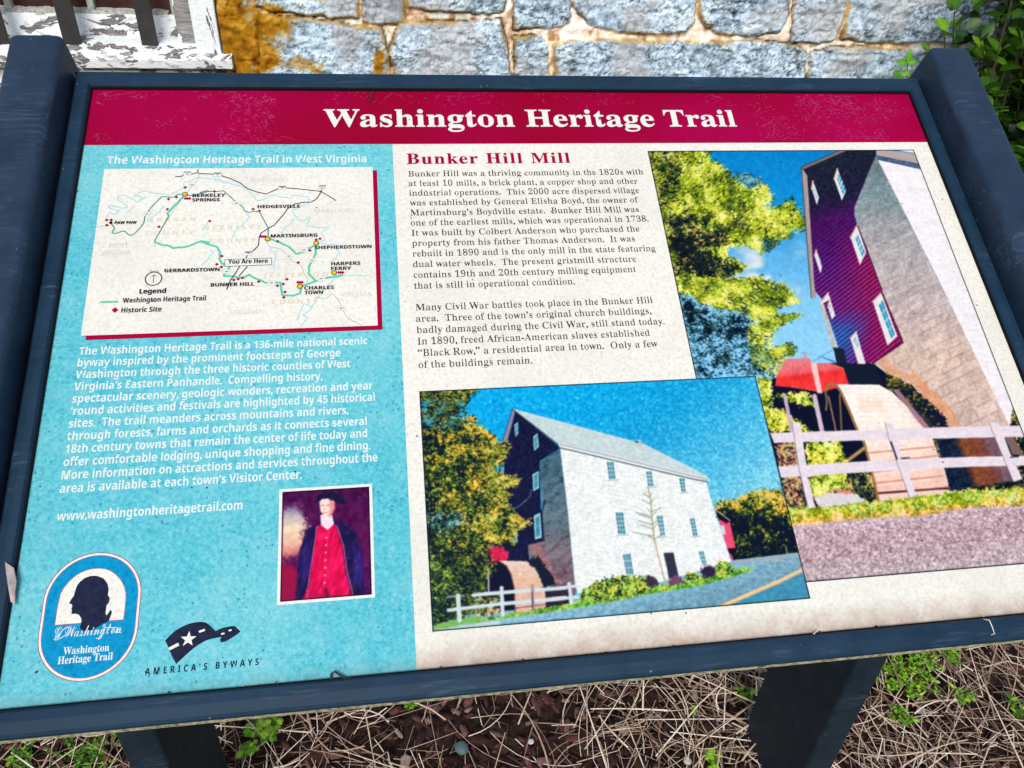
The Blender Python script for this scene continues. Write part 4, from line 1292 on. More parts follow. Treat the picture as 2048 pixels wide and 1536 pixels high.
# ---- second print: the whole mill from the road
B = Print(0.3130, 0.6276, 0.3530, 0.5589, 0.00058, 0.0008)
B1 = lambda *p: [(830 + x / 5.907, 750 + y / 5.907) for x, y in p]
B2 = lambda *p: [(1080 + x / 5.907, 750 + y / 5.907) for x, y in p]
B3 = lambda *p: [(1330 + x / 5.907, 750 + y / 5.907) for x, y in p]
B4 = lambda *p: [(830 + x / 5.69, 1000 + y / 5.69) for x, y in p]
B5 = lambda *p: [(1080 + x / 5.69, 1000 + y / 5.69) for x, y in p]
B6 = lambda *p: [(1330 + x / 5.69, 1000 + y / 5.69) for x, y in p]
B.C[:] = ramp_c((B.X - 900) + 1.2 * (B.Y - 760), [(0, (0, 168, 232)), (300, (0, 166, 228)), (520, (20, 160, 216)), (760, (84, 188, 226)), (900, (120, 204, 228))])
d, v = cells(B.X / 9, B.Y / 8, 2)
sz_ = .10 + .22 * v
dr = (d < sz_) & (_P[5][(B.X / 9).astype(int) & 255, (B.Y / 8).astype(int) & 255] > .45)
B.C += np.where(dr, 1, 0)[:, None] * np.array([70, 32, 10]) * (.15 + .6 * v)[:, None]
B.C += ((fbm(B.X / 4.5, B.Y / 4, 4, 3) - .5) * 2)[:, None] * np.array([40, 38, 26])
PAL_B = [(0.1, (4, 16, 38)), (0.32, (14, 36, 40)), (0.45, (56, 78, 26)), (0.58, (112, 128, 28)), (0.70, (160, 150, 34)), (0.84, (206, 166, 46)), (1.0, (236, 206, 110))]
PAL_B2 = [(0.1, (4, 16, 36)), (0.36, (14, 40, 50)), (0.5, (60, 100, 30)), (0.64, (130, 176, 40)), (0.85, (200, 214, 90))]
# barn end, roof, walls
B.fill(B1((1150, 400), (1720, 860), (1470, 1020), (1485, 1536)) + B4((1470, 470), (1290, 520), (1300, 700), (900, 700), (900, 0)) + B1((1000, 1100), (1030, 780)), lambda X, Y: np.array([14, 20, 58.]) + ((fbm(X / 3, Y / 3, 2, 3) - .5) * 40)[:, None])
B.fill(B1((1150, 395), (1180, 450), (1090, 790), (1030, 780)), (128, 134, 160)); B.line(B1((1150, 400), (1035, 770)), 1.5, (30, 60, 90))
B.fill([(1024, 817), (1080, 832), (1288, 888), (1380, 934), (1413, 952), (1418, 960), (1380, 950), (1240, 915), (1116, 888)], lambda X, Y: np.array([192, 212, 214.]) + ((fbm(X / 4, Y / 4, 2, 3) - .5) * 40)[:, None])
B.line([(1026, 819), (1118, 890)], 2.0, (70, 90, 100))
wallp = [(1119, 893), (1240, 918), (1412, 962), (1425, 1010), (1448, 1080), (1466, 1134), (1380, 1168), (1160, 1200), (1150, 1167), (1133, 1000)]
B.fill(wallp, lambda X, Y: np.array([230, 237, 236.]) + ((fbm(X / 9, Y / 6, 2, 4) - .5) * 30 + (fbm(X / 3, Y / 2.4, 5, 3) - .5) * 44)[:, None] + (np.sin(Y * .75 - X * .12) * 3)[:, None])
B.fill([(1120, 897), (1079, 923), (1083, 1000), (1086, 1083), (1056, 1090), (1060, 1125), (1100, 1170), (1104, 1200), (1152, 1190), (1133, 1000)], lambda X, Y: stone_c(X, Y, ramp_c(Y, [(900, (58, 96, 116)), (1050, (92, 112, 124)), (1100, (118, 108, 118)), (1180, (116, 90, 104))])))
B.fill(B4((1300, 520), (1420, 480), (1560, 800), (1660, 950), (1570, 950), (1400, 700)), lambda X, Y: stone_c(X, Y, np.array([168, 116, 118.])), 3, 4, 6, .75)
B.fill([(1116, 886), (1240, 914), (1380, 948), (1418, 957), (1420, 962), (1380, 955), (1240, 922), (1119, 895)], (226, 230, 232)); B.line([(1120, 889), (1240, 917), (1380, 951), (1416, 959)], 1.0, (70, 80, 90)); B.line([(1121, 896), (1240, 924), (1380, 957), (1414, 964)], 2.6, (80, 104, 116))
B.fill(B2((1130, 770), (1190, 770), (1190, 820), (1130, 800)), (170, 200, 210)); B.line(B2((1130, 790), (1155, 795)), 3, (20, 40, 60))
for q, rows, cols in (((1213, 924), (1227, 924), (1231, 958), (1218, 959)), 4, 3), (((1292, 943), (1303, 943), (1307, 972), (1296, 973)), 4, 3), (((1358, 957), (1369, 957), (1371, 983), (1363, 984)), 4, 2), (((1231, 1025), (1246, 1025), (1251, 1068), (1236, 1068)), 5, 3), (((1313, 1032), (1325, 1031), (1330, 1071), (1321, 1072)), 5, 3), (((1379, 1037), (1389, 1036), (1395, 1071), (1386, 1072)), 5, 2), (((1245, 1109), (1261, 1107), (1267, 1149), (1253, 1149)), 3, 4), (((1397, 1103), (1407, 1102), (1413, 1128), (1404, 1128)), 3, 3):
    Q = np.array(q, float); c = Q.mean(0)
    B.fill(c + (Q - c) * [1.28, 1.14], (238, 244, 246)); B.fill(Q, (60, 128, 150))
    for k in range(1, rows): B.line([Q[0] + (Q[3] - Q[0]) * k / rows, Q[1] + (Q[2] - Q[1]) * k / rows], 1.3, (216, 232, 234))
    for k in range(1, cols): B.line([Q[0] + (Q[1] - Q[0]) * k / cols, Q[3] + (Q[2] - Q[3]) * k / cols], 1.1, (206, 226, 230))
    B.line([Q[3] + [-3, 3], Q[2] + [5, 2]], 1.4, (110, 120, 130), alpha=.7)
B.fill([(1327, 1106), (1347, 1105), (1357, 1153), (1338, 1158)], lambda X, Y: np.array([44, 48, 66.]) + (np.sin((X - .2 * Y) * 1.6) * 16)[:, None])
for q in (B1((1215, 555), (1175, 590), (1185, 735), (1220, 690)), B1((1448, 688), (1395, 730), (1408, 898), (1462, 850)), B1((1460, 1135), (1388, 1175), (1398, 1375), (1465, 1335)), B4((1425, 145), (1352, 180), (1365, 450), (1442, 430)), B1((1010, 1030), (1050, 1020), (1050, 1190), (1020, 1180)), B4((1100, 340), (1165, 330), (1165, 490), (1110, 480))):
    Q = np.array(q); c = Q.mean(0)
    B.fill(q, (150, 206, 214)); B.fill(c + (Q - c) * [.55, .78], (40, 120, 156)); B.line([(Q[0] + Q[1]) / 2, (Q[2] + Q[3]) / 2], 1, (120, 190, 204)); B.line([(Q[0] + Q[3]) / 2, (Q[1] + Q[2]) / 2], 1.2, (140, 200, 210))
B.line(B4((1480, 0), (1440, 150), (1470, 470)), 2, (8, 10, 40))
B.line(B1((1300, 1500), (1360, 1430), (1380, 1350)), 1.2, (120, 140, 160)); B.line(B4((1040, 150), (1200, 60), (1260, 0)), 1.2, (130, 150, 166))
# red annex, distant trees, road
B.fill([(1428, 1012), (1440, 1002), (1470, 998), (1500, 984), (1540, 978), (1570, 976), (1602, 990), (1640, 1110), (1466, 1124), (1452, 1070)], lambda X, Y: foliage(X, Y, PAL_B, 16, 3.6, 3, .40 - np.clip((Y - 985 - .1 * (X - 1500)) / 62, 0, 1) * .86), 1.2, 5, 6, seed=4)
B.fill([(1555, 965), (1590, 968), (1600, 1010), (1570, 1000)], lambda X, Y: foliage(X, Y, [(.3, (10, 60, 66)), (.55, (60, 150, 176)), (.8, (110, 190, 220))], 10, 3, 3), 2, 5, 4, .7)
B.fill(B6((575, 110), (735, 230), (800, 550), (705, 550)), (232, 74, 112)); B.fill(B6((575, 115), (740, 240), (700, 270), (600, 210)), (14, 14, 34)); B.line(B6((575, 112), (738, 235)), 1.4, (226, 226, 230)); B.fill(B6((625, 290), (670, 290), (690, 390), (650, 395)), (190, 214, 220)); B.fill(B6((705, 550), (800, 548), (800, 640), (740, 640)), (14, 12, 30)); B.fill(B6((735, 610), (755, 620), (790, 740), (770, 750)), (226, 60, 100))
road = [(1460, 1124), (1540, 1114), (1640, 1106), (1650, 1230), (864, 1290), (860, 1264), (1000, 1240), (1100, 1222), (1200, 1208), (1300, 1190), (1400, 1172), (1500, 1146), (1512, 1138)]
B.fill([(840, 1230), (1000, 1220), (1160, 1190), (1300, 1170), (1440, 1130), (1470, 1120), (1640, 1100), (1650, 1250), (840, 1300)], (130, 180, 196))
B.fill(road, lambda X, Y: ramp_c(X + 3.5 * (Y - 1150), [(1000, (176, 210, 214)), (1250, (150, 202, 218)), (1480, (118, 168, 190)), (1640, (106, 150, 172))]) + ((fbm(X / 5, Y / 3.4, 2, 3) - .5) * 80)[:, None] * np.array([1, .9, .8]))
B.fill([(1450, 1212), (1612, 1144), (1640, 1200), (1640, 1230)], lambda X, Y: np.array([50, 140, 176.]) + ((fbm(X / 6, Y / 4, 2, 3) - .5) * 50)[:, None], 4, 0, 6, .8)
B.line([(1440, 1214), (1500, 1188), (1560, 1162), (1612, 1136)], 7.5, (240, 200, 140)); B.line([(1445, 1215), (1612, 1140)], 1.1, (176, 168, 150), alpha=.8)
B.line([(1474, 1123), (1540, 1120), (1610, 1128)], 2.2, (170, 176, 178)); B.fill([(1466, 1122), (1600, 1107), (1604, 1113), (1540, 1119), (1470, 1128)], (158, 168, 178))
B.line([(1571, 1092), (1574, 1108)], 1.4, (190, 200, 190))
B.fill([(858, 1250), (960, 1238), (1050, 1222), (1150, 1203), (1290, 1176), (1390, 1158), (1440, 1136), (1505, 1136), (1504, 1142), (1400, 1172), (1300, 1188), (1200, 1208), (1100, 1224), (980, 1240), (866, 1262)], lambda X, Y: foliage(X, Y, [(.2, (50, 110, 30)), (.5, (120, 190, 50)), (.8, (176, 216, 90))], 12, 3, 2), 1.4, 2, 5)
B.fill([(1160, 1200), (1164, 1180), (1190, 1165), (1215, 1155), (1250, 1150), (1290, 1154), (1310, 1172), (1290, 1186), (1200, 1202)], lambda X, Y: foliage(X, Y, PAL_B2, 12, 3, 4, .16, 1.2), 1.2, 5, 4, seed=2)
B.fill([(1288, 1162), (1296, 1150), (1312, 1156), (1316, 1172), (1296, 1174)], (52, 44, 66), 2, 4, 4); B.fill([(1338, 1160), (1350, 1150), (1368, 1158), (1372, 1166), (1340, 1170)], (110, 70, 100), 2, 4, 4); B.fill([(1366, 1164), (1376, 1144), (1400, 1150), (1400, 1162)], lambda X, Y: foliage(X, Y, PAL_B2, 8, 3, 2, .1), 1.5, 3, 4); B.fill([(1402, 1156), (1404, 1134), (1420, 1130), (1432, 1140), (1430, 1152)], (40, 30, 62), 2, 4, 4); B.fill([(1430, 1152), (1434, 1124), (1452, 1122), (1470, 1138), (1466, 1146)], lambda X, Y: foliage(X, Y, PAL_B2, 8, 3, 5, .25), 1.5, 3, 4)
# sapling trained on the wall
B.line([(1296, 975), (1301, 1000), (1304, 1040), (1308, 1075), (1316, 1110), (1326, 1150), (1330, 1162)], 3.0, (176, 170, 140)); B.line([(1308, 1080), (1324, 1140)], 3, (206, 176, 160))
for y_, L, R_ in ((990, 12, 6), (1003, 16, 8), (1020, 8, 20), (1028, 32, 10), (1032, 26, 0), (1045, 28, 10), (1053, 24, 8), (1068, 42, 0), (1074, 14, 16)):
    x_ = 1298 + (y_ - 985) * .12
    B.line([(x_, y_ + 5), (x_ - L * .5, y_ + 1), (x_ - L, y_ - 3)], 1.5, (120, 130, 110)); 
    if R_: B.line([(x_, y_ + 4), (x_ + R_, y_ - 5)], 1.4, (130, 136, 110))
# wheel, fence, left trees
B.fill(B4((600, 680), (960, 680), (1300, 700), (1500, 950), (1500, 1220), (600, 1300)), (8, 14, 44), 1.5)
B.fill(B4((650, 530), (990, 530), (1060, 600), (1050, 680), (750, 760), (640, 680)), lambda X, Y: np.array([206, 34, 76.]) + ((fbm(X / 3, Y / 3, 2, 3) - .5) * 70)[:, None], 2, 4, 5)
B.fill(B4((950, 690), (1270, 698), (1340, 750), (1400, 840), (1450, 940), (1485, 1080), (1488, 1215), (1140, 1290), (1128, 1000), (1090, 840), (1040, 750)), lambda X, Y: ramp_c(Y, [(1120, (226, 206, 190)), (1160, (224, 184, 156)), (1215, (216, 180, 166))]) + ((fbm(X / 4, Y / 3, 2, 3) - .5) * 40)[:, None])
B.line(B4((950, 692), (1040, 750), (1090, 840), (1128, 1000), (1140, 1280)), 2.2, (110, 70, 60)); B.line(B4((1150, 1230), (1480, 1190)), 2.2, (120, 74, 70))
B.fill(B4((1280, 690), (1400, 640), (1560, 850), (1600, 960), (1460, 980), (1400, 830)), (14, 26, 46), 2.2, 3, 5)
B.fill(B4((1480, 1040), (1750, 1020), (1750, 1180), (1490, 1220)), lambda X, Y: np.array([40, 30, 56.]) + ((fbm(X / 3, Y / 3, 2, 3) - .5) * 60)[:, None])
tree = [(836, 780), (957, 776), (940, 800), (915, 818), (920, 838), (936, 832), (952, 834), (956, 850), (978, 866), (990, 872), (994, 886), (1018, 884), (1016, 904), (1006, 922), (1000, 934), (990, 940), (1010, 950), (1040, 956), (1030, 972), (1014, 980), (1022, 990), (1010, 1000), (1020, 1014), (1040, 1036), (1062, 1044), (1040, 1058), (1034, 1072), (1026, 1090), (990, 1092), (975, 1096), (985, 1120), (990, 1142), (972, 1150), (975, 1172), (960, 1190), (980, 1200), (960, 1222), (900, 1238), (850, 1262), (836, 1262)]
B.fill(tree, lambda X, Y: foliage(X, Y, PAL_B, 22, 4.4, 5, -.16 + .34 * np.clip((X - 885) / 90, -.8, 1) - .30 * np.clip((Y - 1080) / 60, 0, 1), .5), 1.2, 7, 9, seed=1)
B.fill([(836, 800), (935, 800), (930, 846), (900, 860), (845, 850)], lambda X, Y: foliage(X, Y, [(.2, (2, 14, 40)), (.45, (16, 46, 56)), (.6, (120, 140, 60)), (.72, (60, 170, 216)), (1, (40, 170, 226))], 20, 4, 3), 2, 8, 8, .8, seed=5)
B.fill(B4((130, 130), (350, 150), (560, 160), (560, 210), (380, 380), (180, 350)), lambda X, Y: foliage(X, Y, [(.3, (2, 16, 44)), (.5, (10, 50, 70)), (.62, (60, 160, 200)), (.9, (130, 200, 220))], 14, 3.6, 4), 2, 7, 7, .8)
B.fill(B4((160, 700), (390, 800), (420, 950), (330, 1200), (190, 1200)), lambda X, Y: foliage(X, Y, PAL_B2, 14, 4, 6, .02), 2, 7, 8, .9)
B.fill(B4((640, 1110), (960, 1090), (950, 1280), (690, 1340)), lambda X, Y: foliage(X, Y, [(.2, (20, 30, 20)), (.5, (110, 120, 60)), (.7, (180, 180, 120)), (.9, (226, 206, 190))], 10, 3.4, 2), 2, 5, 5)
B.flecks(1100, tree, [(.1, (8, 30, 36)), (.4, (44, 84, 30)), (.62, (96, 140, 40)), (.85, (150, 186, 60)), (1.05, (200, 214, 110))], (2, 5), .3, 5, 9, 2)
B.flecks(900, [(845, 1040), (960, 1060), (980, 1150), (960, 1225), (850, 1260)], [(.1, (4, 18, 34)), (.5, (20, 52, 40)), (.8, (70, 116, 44)), (1.05, (150, 176, 70))], (2, 5), .3, 4, 10, 2)
B.flecks(1100, [q_ for q_ in tree if q_[1] < 1060], [(.1, (10, 30, 36)), (.4, (70, 96, 26)), (.62, (140, 146, 34)), (.82, (206, 172, 56)), (1.05, (238, 214, 130))], (2, 5), .3, 6, 7, 2)
B.line(B4((833, 790), (840, 1040)), 3, (190, 180, 176))
B.fill([(864, 1252), (905, 1240), (960, 1232), (960, 1242), (900, 1256), (864, 1266)], (120, 180, 90), 2, 2, 4); B.fill([(864, 1262), (930, 1250), (1000, 1240), (990, 1262), (864, 1275)], (184, 214, 214), 3, 2, 4)
fc = (204, 220, 224)
B.line(B4((660, 1085), (800, 1070), (1180, 1040), (1710, 1000)), 7, fc); B.line(B4((380, 1255), (620, 1225), (1000, 1180), (1350, 1150), (1710, 1110)), 7, fc); B.line(B4((380, 1100), (560, 1090)), 5, (120, 140, 140))
for a, b in (((490, 1090), (505, 1370)), ((985, 1000), (998, 1305))): B.line(B4(a, b), 7.5 if a[0] > 900 else 9, fc)
B.line(B4((1335, 970), (1350, 1250)), 5, (150, 140, 150)); B.line(B4((1328, 1050), (1340, 1250)), 1.6, (40, 30, 44))
B.line([(1086, 1180), (1155, 1172)], 6, fc); B.line([(1086, 1202), (1155, 1194)], 6, fc); B.line([(1138, 1167), (1143, 1206)], 6.5, fc)
B.finish('printed_photograph', 'wide printed photograph of a pale stone mill under a blue sky', edge=(20, 40, 54))

# ---- portrait: a plain generic figure in a dark coat
em2 = Sheet(0.0004)
PU0, PU1, PV0, PV1 = .1945, .2697, .4355, .5289
em2.poly_uv([(PU0, PV1), (PU1, PV1), (PU1, PV0), (PU0, PV0)], M_WHITE)
em2.build('portrait_border', panel)
Pq = Print(.1969, .2673, .4379, .5266, 0.0005, 0.0006)
d_, dv_ = cells(Pq.X / 14, Pq.Y / 14, 2)
Pq.C[:] = ramp_c(Pq.Y, [(970, (66, 8, 70)), (1080, (84, 8, 76)), (1200, (66, 4, 84))]) + ((fbm(Pq.X / 10, Pq.Y / 10, 3, 3) - .5) * 44)[:, None]
Pq.fill([(558, 1010), (600, 1014), (612, 1040), (606, 1110), (558, 1118)], lambda X, Y: ramp_c(Y, [(1010, (110, 90, 130)), (1030, (176, 168, 178)), (1055, (236, 216, 186)), (1085, (232, 186, 160)), (1112, (200, 110, 110))]) + ((fbm(X / 8, Y / 5, 3, 3) - .5) * 40)[:, None], 16, 9, 12)
Pq.fill([(556, 1125), (600, 1140), (612, 1210), (556, 1210)], (150, 8, 66), 10, 4, 8)
fold = lambda c, a, sx=5, sy=16, k=.25: (lambda X, Y: np.asarray(c, float) + ((fbm((X + k * Y) / sx, Y / sy, 3, 3) - .5) * a)[:, None] * np.array([1, .5, .8]))
Pq.fill([(590, 1210), (594, 1150), (600, 1096), (612, 1062), (636, 1046), (652, 1038), (676, 1040), (700, 1052), (718, 1076), (726, 1130), (730, 1210)], fold((28, 18, 76), 60), 3, 2, 8)
Pq.fill([(634, 1052), (652, 1046), (672, 1050), (684, 1090), (690, 1140), (700, 1180), (704, 1210), (616, 1210), (620, 1160), (628, 1100)], fold((222, 8, 82), 90), 3, 1, 6)
Pq.fill([(604, 1208), (612, 1176), (650, 1190), (656, 1210)], fold((196, 6, 78), 70), 4, 2, 6)
Pq.fill([(648, 1176), (656, 1176), (664, 1210), (650, 1210)], (92, 6, 60), 6, 1, 6, .8)
Pq.fill([(600, 1100), (614, 1084), (622, 1112), (618, 1150), (608, 1164), (598, 1140)], fold((40, 26, 104), 60), 4, 1, 6)
Pq.fill([(706, 1092), (720, 1100), (728, 1150), (722, 1176), (708, 1160)], fold((44, 28, 110), 60), 4, 1, 6)
Pq.line([(634, 1054), (627, 1102), (618, 1160), (613, 1200)], 2.2, (246, 120, 140), alpha=.7); Pq.line([(674, 1052), (687, 1092), (694, 1142), (706, 1190)], 2.2, (246, 120, 140), alpha=.7)
for y_ in range(1074, 1170, 15): Pq.fill([(651 - (y_ - 1074) * .04, y_), (654.5 - (y_ - 1074) * .04, y_), (654.5 - (y_ - 1074) * .04, y_ + 3), (651 - (y_ - 1074) * .04, y_ + 3)], (250, 190, 150), 1.5)
Pq.fill([(641, 1030), (664, 1030), (668, 1048), (655, 1060), (642, 1050)], fold((240, 224, 230), 40, 4, 6), 2.2)
Pq.fill([(639, 1004), (645, 997), (658, 996), (668, 1002), (669, 1016), (664, 1027), (655, 1034), (648, 1032), (641, 1022)], (246, 222, 208), 2.2)
Pq.fill([(658, 998), (670, 1002), (670, 1018), (662, 1032), (656, 1033), (660, 1016)], (222, 120, 122), 6, 0, 6, .75)
for x_ in (645, 656): Pq.line([(x_ - 2, 1011), (x_ + 2.2, 1010.5)], 1.8, (120, 84, 96), alpha=.8)
Pq.line([(650, 1012), (647.5, 1019), (650, 1020)], 1.4, (216, 150, 140), alpha=.8); Pq.line([(646, 1025.5), (654, 1025)], 1.6, (206, 96, 104), alpha=.8)
Pq.fill([(627, 1006), (634, 992), (648, 985), (664, 984), (680, 990), (692, 1004), (690, 1010), (676, 1006), (668, 1002), (655, 997), (642, 999)], fold((16, 18, 58), 40, 6, 5), 2.0, 1, 6)
for k in range(22):
    x_, y_ = rng.uniform(690, 738), rng.uniform(985, 1180)
    Pq.line([(x_, y_), (x_ + rng.uniform(-2, 2), y_ + rng.uniform(-2, 2))], rng.uniform(1, 2.4), (120, 90, 160), alpha=.7)
Pq.finish('portrait_print', 'small portrait of a figure in a dark coat and crimson waistcoat', edge=(40, 6, 50))

# =================================================================== STONE WALL
YW = 1.10                                    # face of the wall behind the sign
def wp(pts, Y=None):
    return np.array([[q[0], q[2]] for q in (on_y(a, b, Y or YW) for a, b in pts)])


STONES = [
    [(500, -40), (716, -40), (716, 34), (665, 32), (600, 25), (555, 20), (512, 12)],
    [(727, -40), (808, -40), (806, 44), (770, 46), (730, 40), (724, 28)],
    [(814, -40), (1010, -40), (1006, 20), (985, 25), (900, 22), (842, 16), (816, 12)],
    [(520, 36), (545, 33), (620, 38), (660, 44), (735, 57), (762, 57), (768, 90), (779, 140), (776, 225), (520, 225), (524, 110), (518, 60)],
    [(800, 46), (860, 44), (940, 43), (1000, 39), (1010, 90), (1020, 150), (1024, 225), (792, 225), (790, 150), (783, 100)],
    [(1028, -40), (1130, -40), (1140, 14), (1136, 44), (1105, 50), (1030, 57)],
    [(1150, -40), (1392, -40), (1384, 40), (1370, 62), (1300, 65), (1215, 58), (1182, 48), (1166, 28), (1148, 14)],
    [(1398, -40), (1582, -40), (1572, 36), (1558, 58), (1500, 68), (1430, 62), (1412, 50), (1396, 28)],
    [(1028, 76), (1078, 69), (1092, 90), (1096, 150), (1098, 225), (1034, 225)],
    [(1106, 88), (1140, 82), (1210, 77), (1270, 82), (1536, 86), (1600, 96), (1613, 110), (1606, 150), (1600, 225), (1110, 225)],
    [(1592, -40), (1694, -40), (1680, 48), (1668, 74), (1640, 85), (1584, 78)],
    [(1704, -40), (1900, -40), (1990, -40), (1990, 60), (1950, 76), (1900, 84), (1840, 80), (1750, 85), (1684, 75), (1690, 50)],
    [(1616, 225), (1616, 150), (1621, 106), (1650, 99), (1720, 93), (1860, 100), (1890, 104), (1890, 225)],
    [(1998, -40), (2200, -40), (2200, 90), (2000, 84)], [(1900, 108), (2000, 100), (2200, 106), (2200, 225), (1900, 225)],
    [(440, -40), (490, -40), (502, 20), (512, 40), (516, 120), (512, 225), (478, 225), (474, 130), (440, 100), (434, 40)],
]
STONES = [wp(q) for q in STONES]
KX0, KX1 = wp([(440, 0)])[0, 0], wp([(2200, 0)])[0, 0]
KZ0, KZ1 = wp([(1024, 225)])[0, 1], wp([(1024, -40)])[0, 1]
sr = np.random.default_rng(21)


def course(x0, x1, z0, z1):
    x = x0
    while x < x1 - .05:
        w_ = sr.uniform(.16, .46)
        if x + w_ > x1 - .1: w_ = x1 - x
        j = lambda: sr.uniform(-.008, .008)
        STONES.append(np.array([[x + .008 + j(), z0 + .007 + j()], [x + w_ / 2, z0 + .006 + j()], [x + w_ - .008 + j(), z0 + .007 + j()], [x + w_ - .007 + j(), (z0 + z1) / 2], [x + w_ - .008 + j(), z1 - .007 + j()], [x + w_ / 2, z1 - .007 + j()], [x + .008 + j(), z1 - .007 + j()], [x + .006 + j(), (z0 + z1) / 2]]))
        x += w_


WX0, WX1, WZ1 = -2.4, 3.9, 2.6
# opening for the window
OX0, OX1 = -1.15, wp([(436, 60)])[0, 0] + 0.006
OZ0, OZ1 = wp([(440, 148)])[0, 1] - .03, wp([(440, 148)])[0, 1] + 1.55
z = 0.0
while z < WZ1:
    h_ = sr.uniform(.13, .21)
    if z < KZ0 - .03 and z + h_ > KZ0 - .06: h_ = KZ0 - z
    if KZ0 - .01 <= z < KZ1 - .02:
        z1 = KZ1 if z + h_ > KZ1 - .06 else z + h_
        course(KX1, WX1, z, z1); course(WX0, OX0 - .01, z, z1)
        z = z1; continue
    if z < OZ1 and z > KZ0 - .1:
        course(OX1 + .004, WX1, z, z + h_); course(WX0, OX0 - .01, z, z + h_)
    else: course(WX0, WX1, z, z + h_)
    z += h_


def spaced(a, b, f0, f1, fine, coarse):
    return np.unique(np.round(np.concatenate([np.arange(a, f0, coarse), np.arange(f0, f1, fine), np.arange(f1, b + coarse, coarse)]), 5))


gx = spaced(WX0, WX1, -.2, 1.95, .0036, .011)
gz = spaced(0.0, WZ1, KZ0 + .02, KZ1 - .01, .0034, .011)
gx = np.unique(np.concatenate([gx, [OX0, OX1]])); gz = np.unique(np.concatenate([gz, [OZ0, OZ1]]))
X, Z = np.meshgrid(gx, gz); sh_ = X.shape; X = X.ravel(); Z = Z.ravel()
best = np.full(len(X), -1.0); tint = np.zeros(len(X)); tilt = np.zeros(len(X)); sid = np.full(len(X), -1)
for k, P in enumerate(STONES):
    q = np.where((X > P[:, 0].min() - .02) & (X < P[:, 0].max() + .02) & (Z > P[:, 1].min() - .02) & (Z < P[:, 1].max() + .02))[0]
    if not len(q): continue
    d = sdf(P, X[q], Z[q])
    c = P.mean(0); tx, tz = sr.normal(0, .02), sr.normal(0, .035)
    tl = (X[q] - c[0]) * tx + (Z[q] - c[1]) * tz
    up = d > best[q]
    best[q] = np.where(up, d + .0022, best[q]); tint[q] = np.where(up, sr.uniform(0, 1), tint[q]); tilt[q] = np.where(up, tl, tilt[q]); sid[q] = np.where(up, k, sid[q])
edge_n = (fbm(X * 40, Z * 40, 1, 3) - .5) * .012
d = best + edge_n
rise = sstep(-.004, .004, d)
strata = fbm(X * 9 + Z * 7, Z * 60 + X * 5, 2, 4)
rough_ = fbm(X * 24, Z * 30, 5, 5, .6)
chip = fbm(X * 70, Z * 80, 3, 4, .6)
ridge = np.abs(fbm(X * 16 + 3, Z * 26, 6, 4) - .5) * 2
hgt = rise * (.012 + tilt * .6 + (strata - .5) * .008 + (rough_ - .5) * .012 + (chip - .5) * .0075 - .005 * (1 - sstep(0, .07, ridge))) + (1 - rise) * ((fbm(X * 50, Z * 50, 4, 4) - .5) * .010 + .001)
lum = .52 + (rough_ - .5) * .55 + (chip - .5) * .75 + (tint - .5) * .16
stone_col = ramp_c(lum, [(.12, (90, 104, 120)), (.34, (146, 166, 184)), (.46, (174, 197, 217)), (.6, (190, 212, 231)), (.85, (208, 227, 241))])
vein = np.abs(fbm(X * 13 + Z * 9, Z * 34, 7, 4) - .5)
stone_col = stone_col * (1 - .5 * (1 - sstep(.004, .022, vein)))[:, None]
vein2 = np.abs(fbm(X * 38 + Z * 12, Z * 88, 2, 4, .6) - .5)
stone_col = stone_col * (1 - .42 * (1 - sstep(.006, .03, vein2)) * sstep(.40, .56, fbm(X * 18, Z * 22, 1, 3)))[:, None]
pit = (cells(X * 150, Z * 150, 3)[0] < .20)
stone_col = stone_col * np.where(pit, .70, 1)[:, None]
warm = sstep(.5, .7, fbm(X * 9, Z * 12, 6, 4))[:, None]
stone_col = stone_col * (1 - .55 * warm) + np.array([166, 164, 164.]) * .55 * warm
mort = ramp_c(fbm(X * 60, Z * 60, 2, 3), [(.25, (160, 128, 96)), (.42, (224, 200, 178)), (.6, (248, 234, 222))])
colr = stone_col * rise[:, None] + mort * (1 - rise)[:, None]
# ochre lime wash left in joints and over the stones next to the window
away = np.where(X > OX1, X - OX1, (OX1 - X) * .5) + .45 * np.clip(np.abs(Z - wp([(600, 75)])[0, 1]) - .16, 0, 9)
fx = np.exp(-away / .10) * 1.05 + .34 * np.exp(-away / .42)
och = fbm(X * 14, Z * 18, 1, 5, .6) * .8 + .6 * fx - np.clip(.8 * (Z - wp([(600, 75)])[0, 1]), -.08, .08)
oc = sstep(.66, .82, och)
joint = np.exp(-((d - .001) / .0042) ** 2) * sstep(.44, .60, fbm(X * 11, Z * 11, 5, 3))
oc = np.clip(oc + joint * .62, 0, 1)[:, None]
colr = colr * (1 - oc) + ramp_c(fbm(X * 55, Z * 55, 3, 4), [(.2, (92, 58, 10)), (.42, (136, 92, 12)), (.6, (160, 114, 22)), (.8, (186, 144, 66))]) * oc
crack = np.exp(-((d + .0025) / .0016) ** 2) * sstep(.36, .54, fbm(X * 7, Z * 7, 3, 3))
colr = colr * (1 - .75 * crack)[:, None]
hgt = hgt - crack * .006
V = np.stack([X, YW - hgt, Z], -1)
ii = np.arange(len(X)).reshape(sh_)
F = np.stack([ii[:-1, :-1], ii[:-1, 1:], ii[1:, 1:], ii[1:, :-1]], -1).reshape(-1, 4)
cx = V[F].mean(1)
F = F[~((cx[:, 0] > OX0) & (cx[:, 0] < OX1) & (cx[:, 2] > OZ0) & (cx[:, 2] < OZ1))]
M_STONE = mat_attr('limestone', 0.9, 0.12, 0.22, 170, 0.45, 0.003)
KST = 1.12
me = np_mesh('stone_wall', V, F, np.clip(lin(np.clip(colr, 0, 255)) * KST, 0, .86))
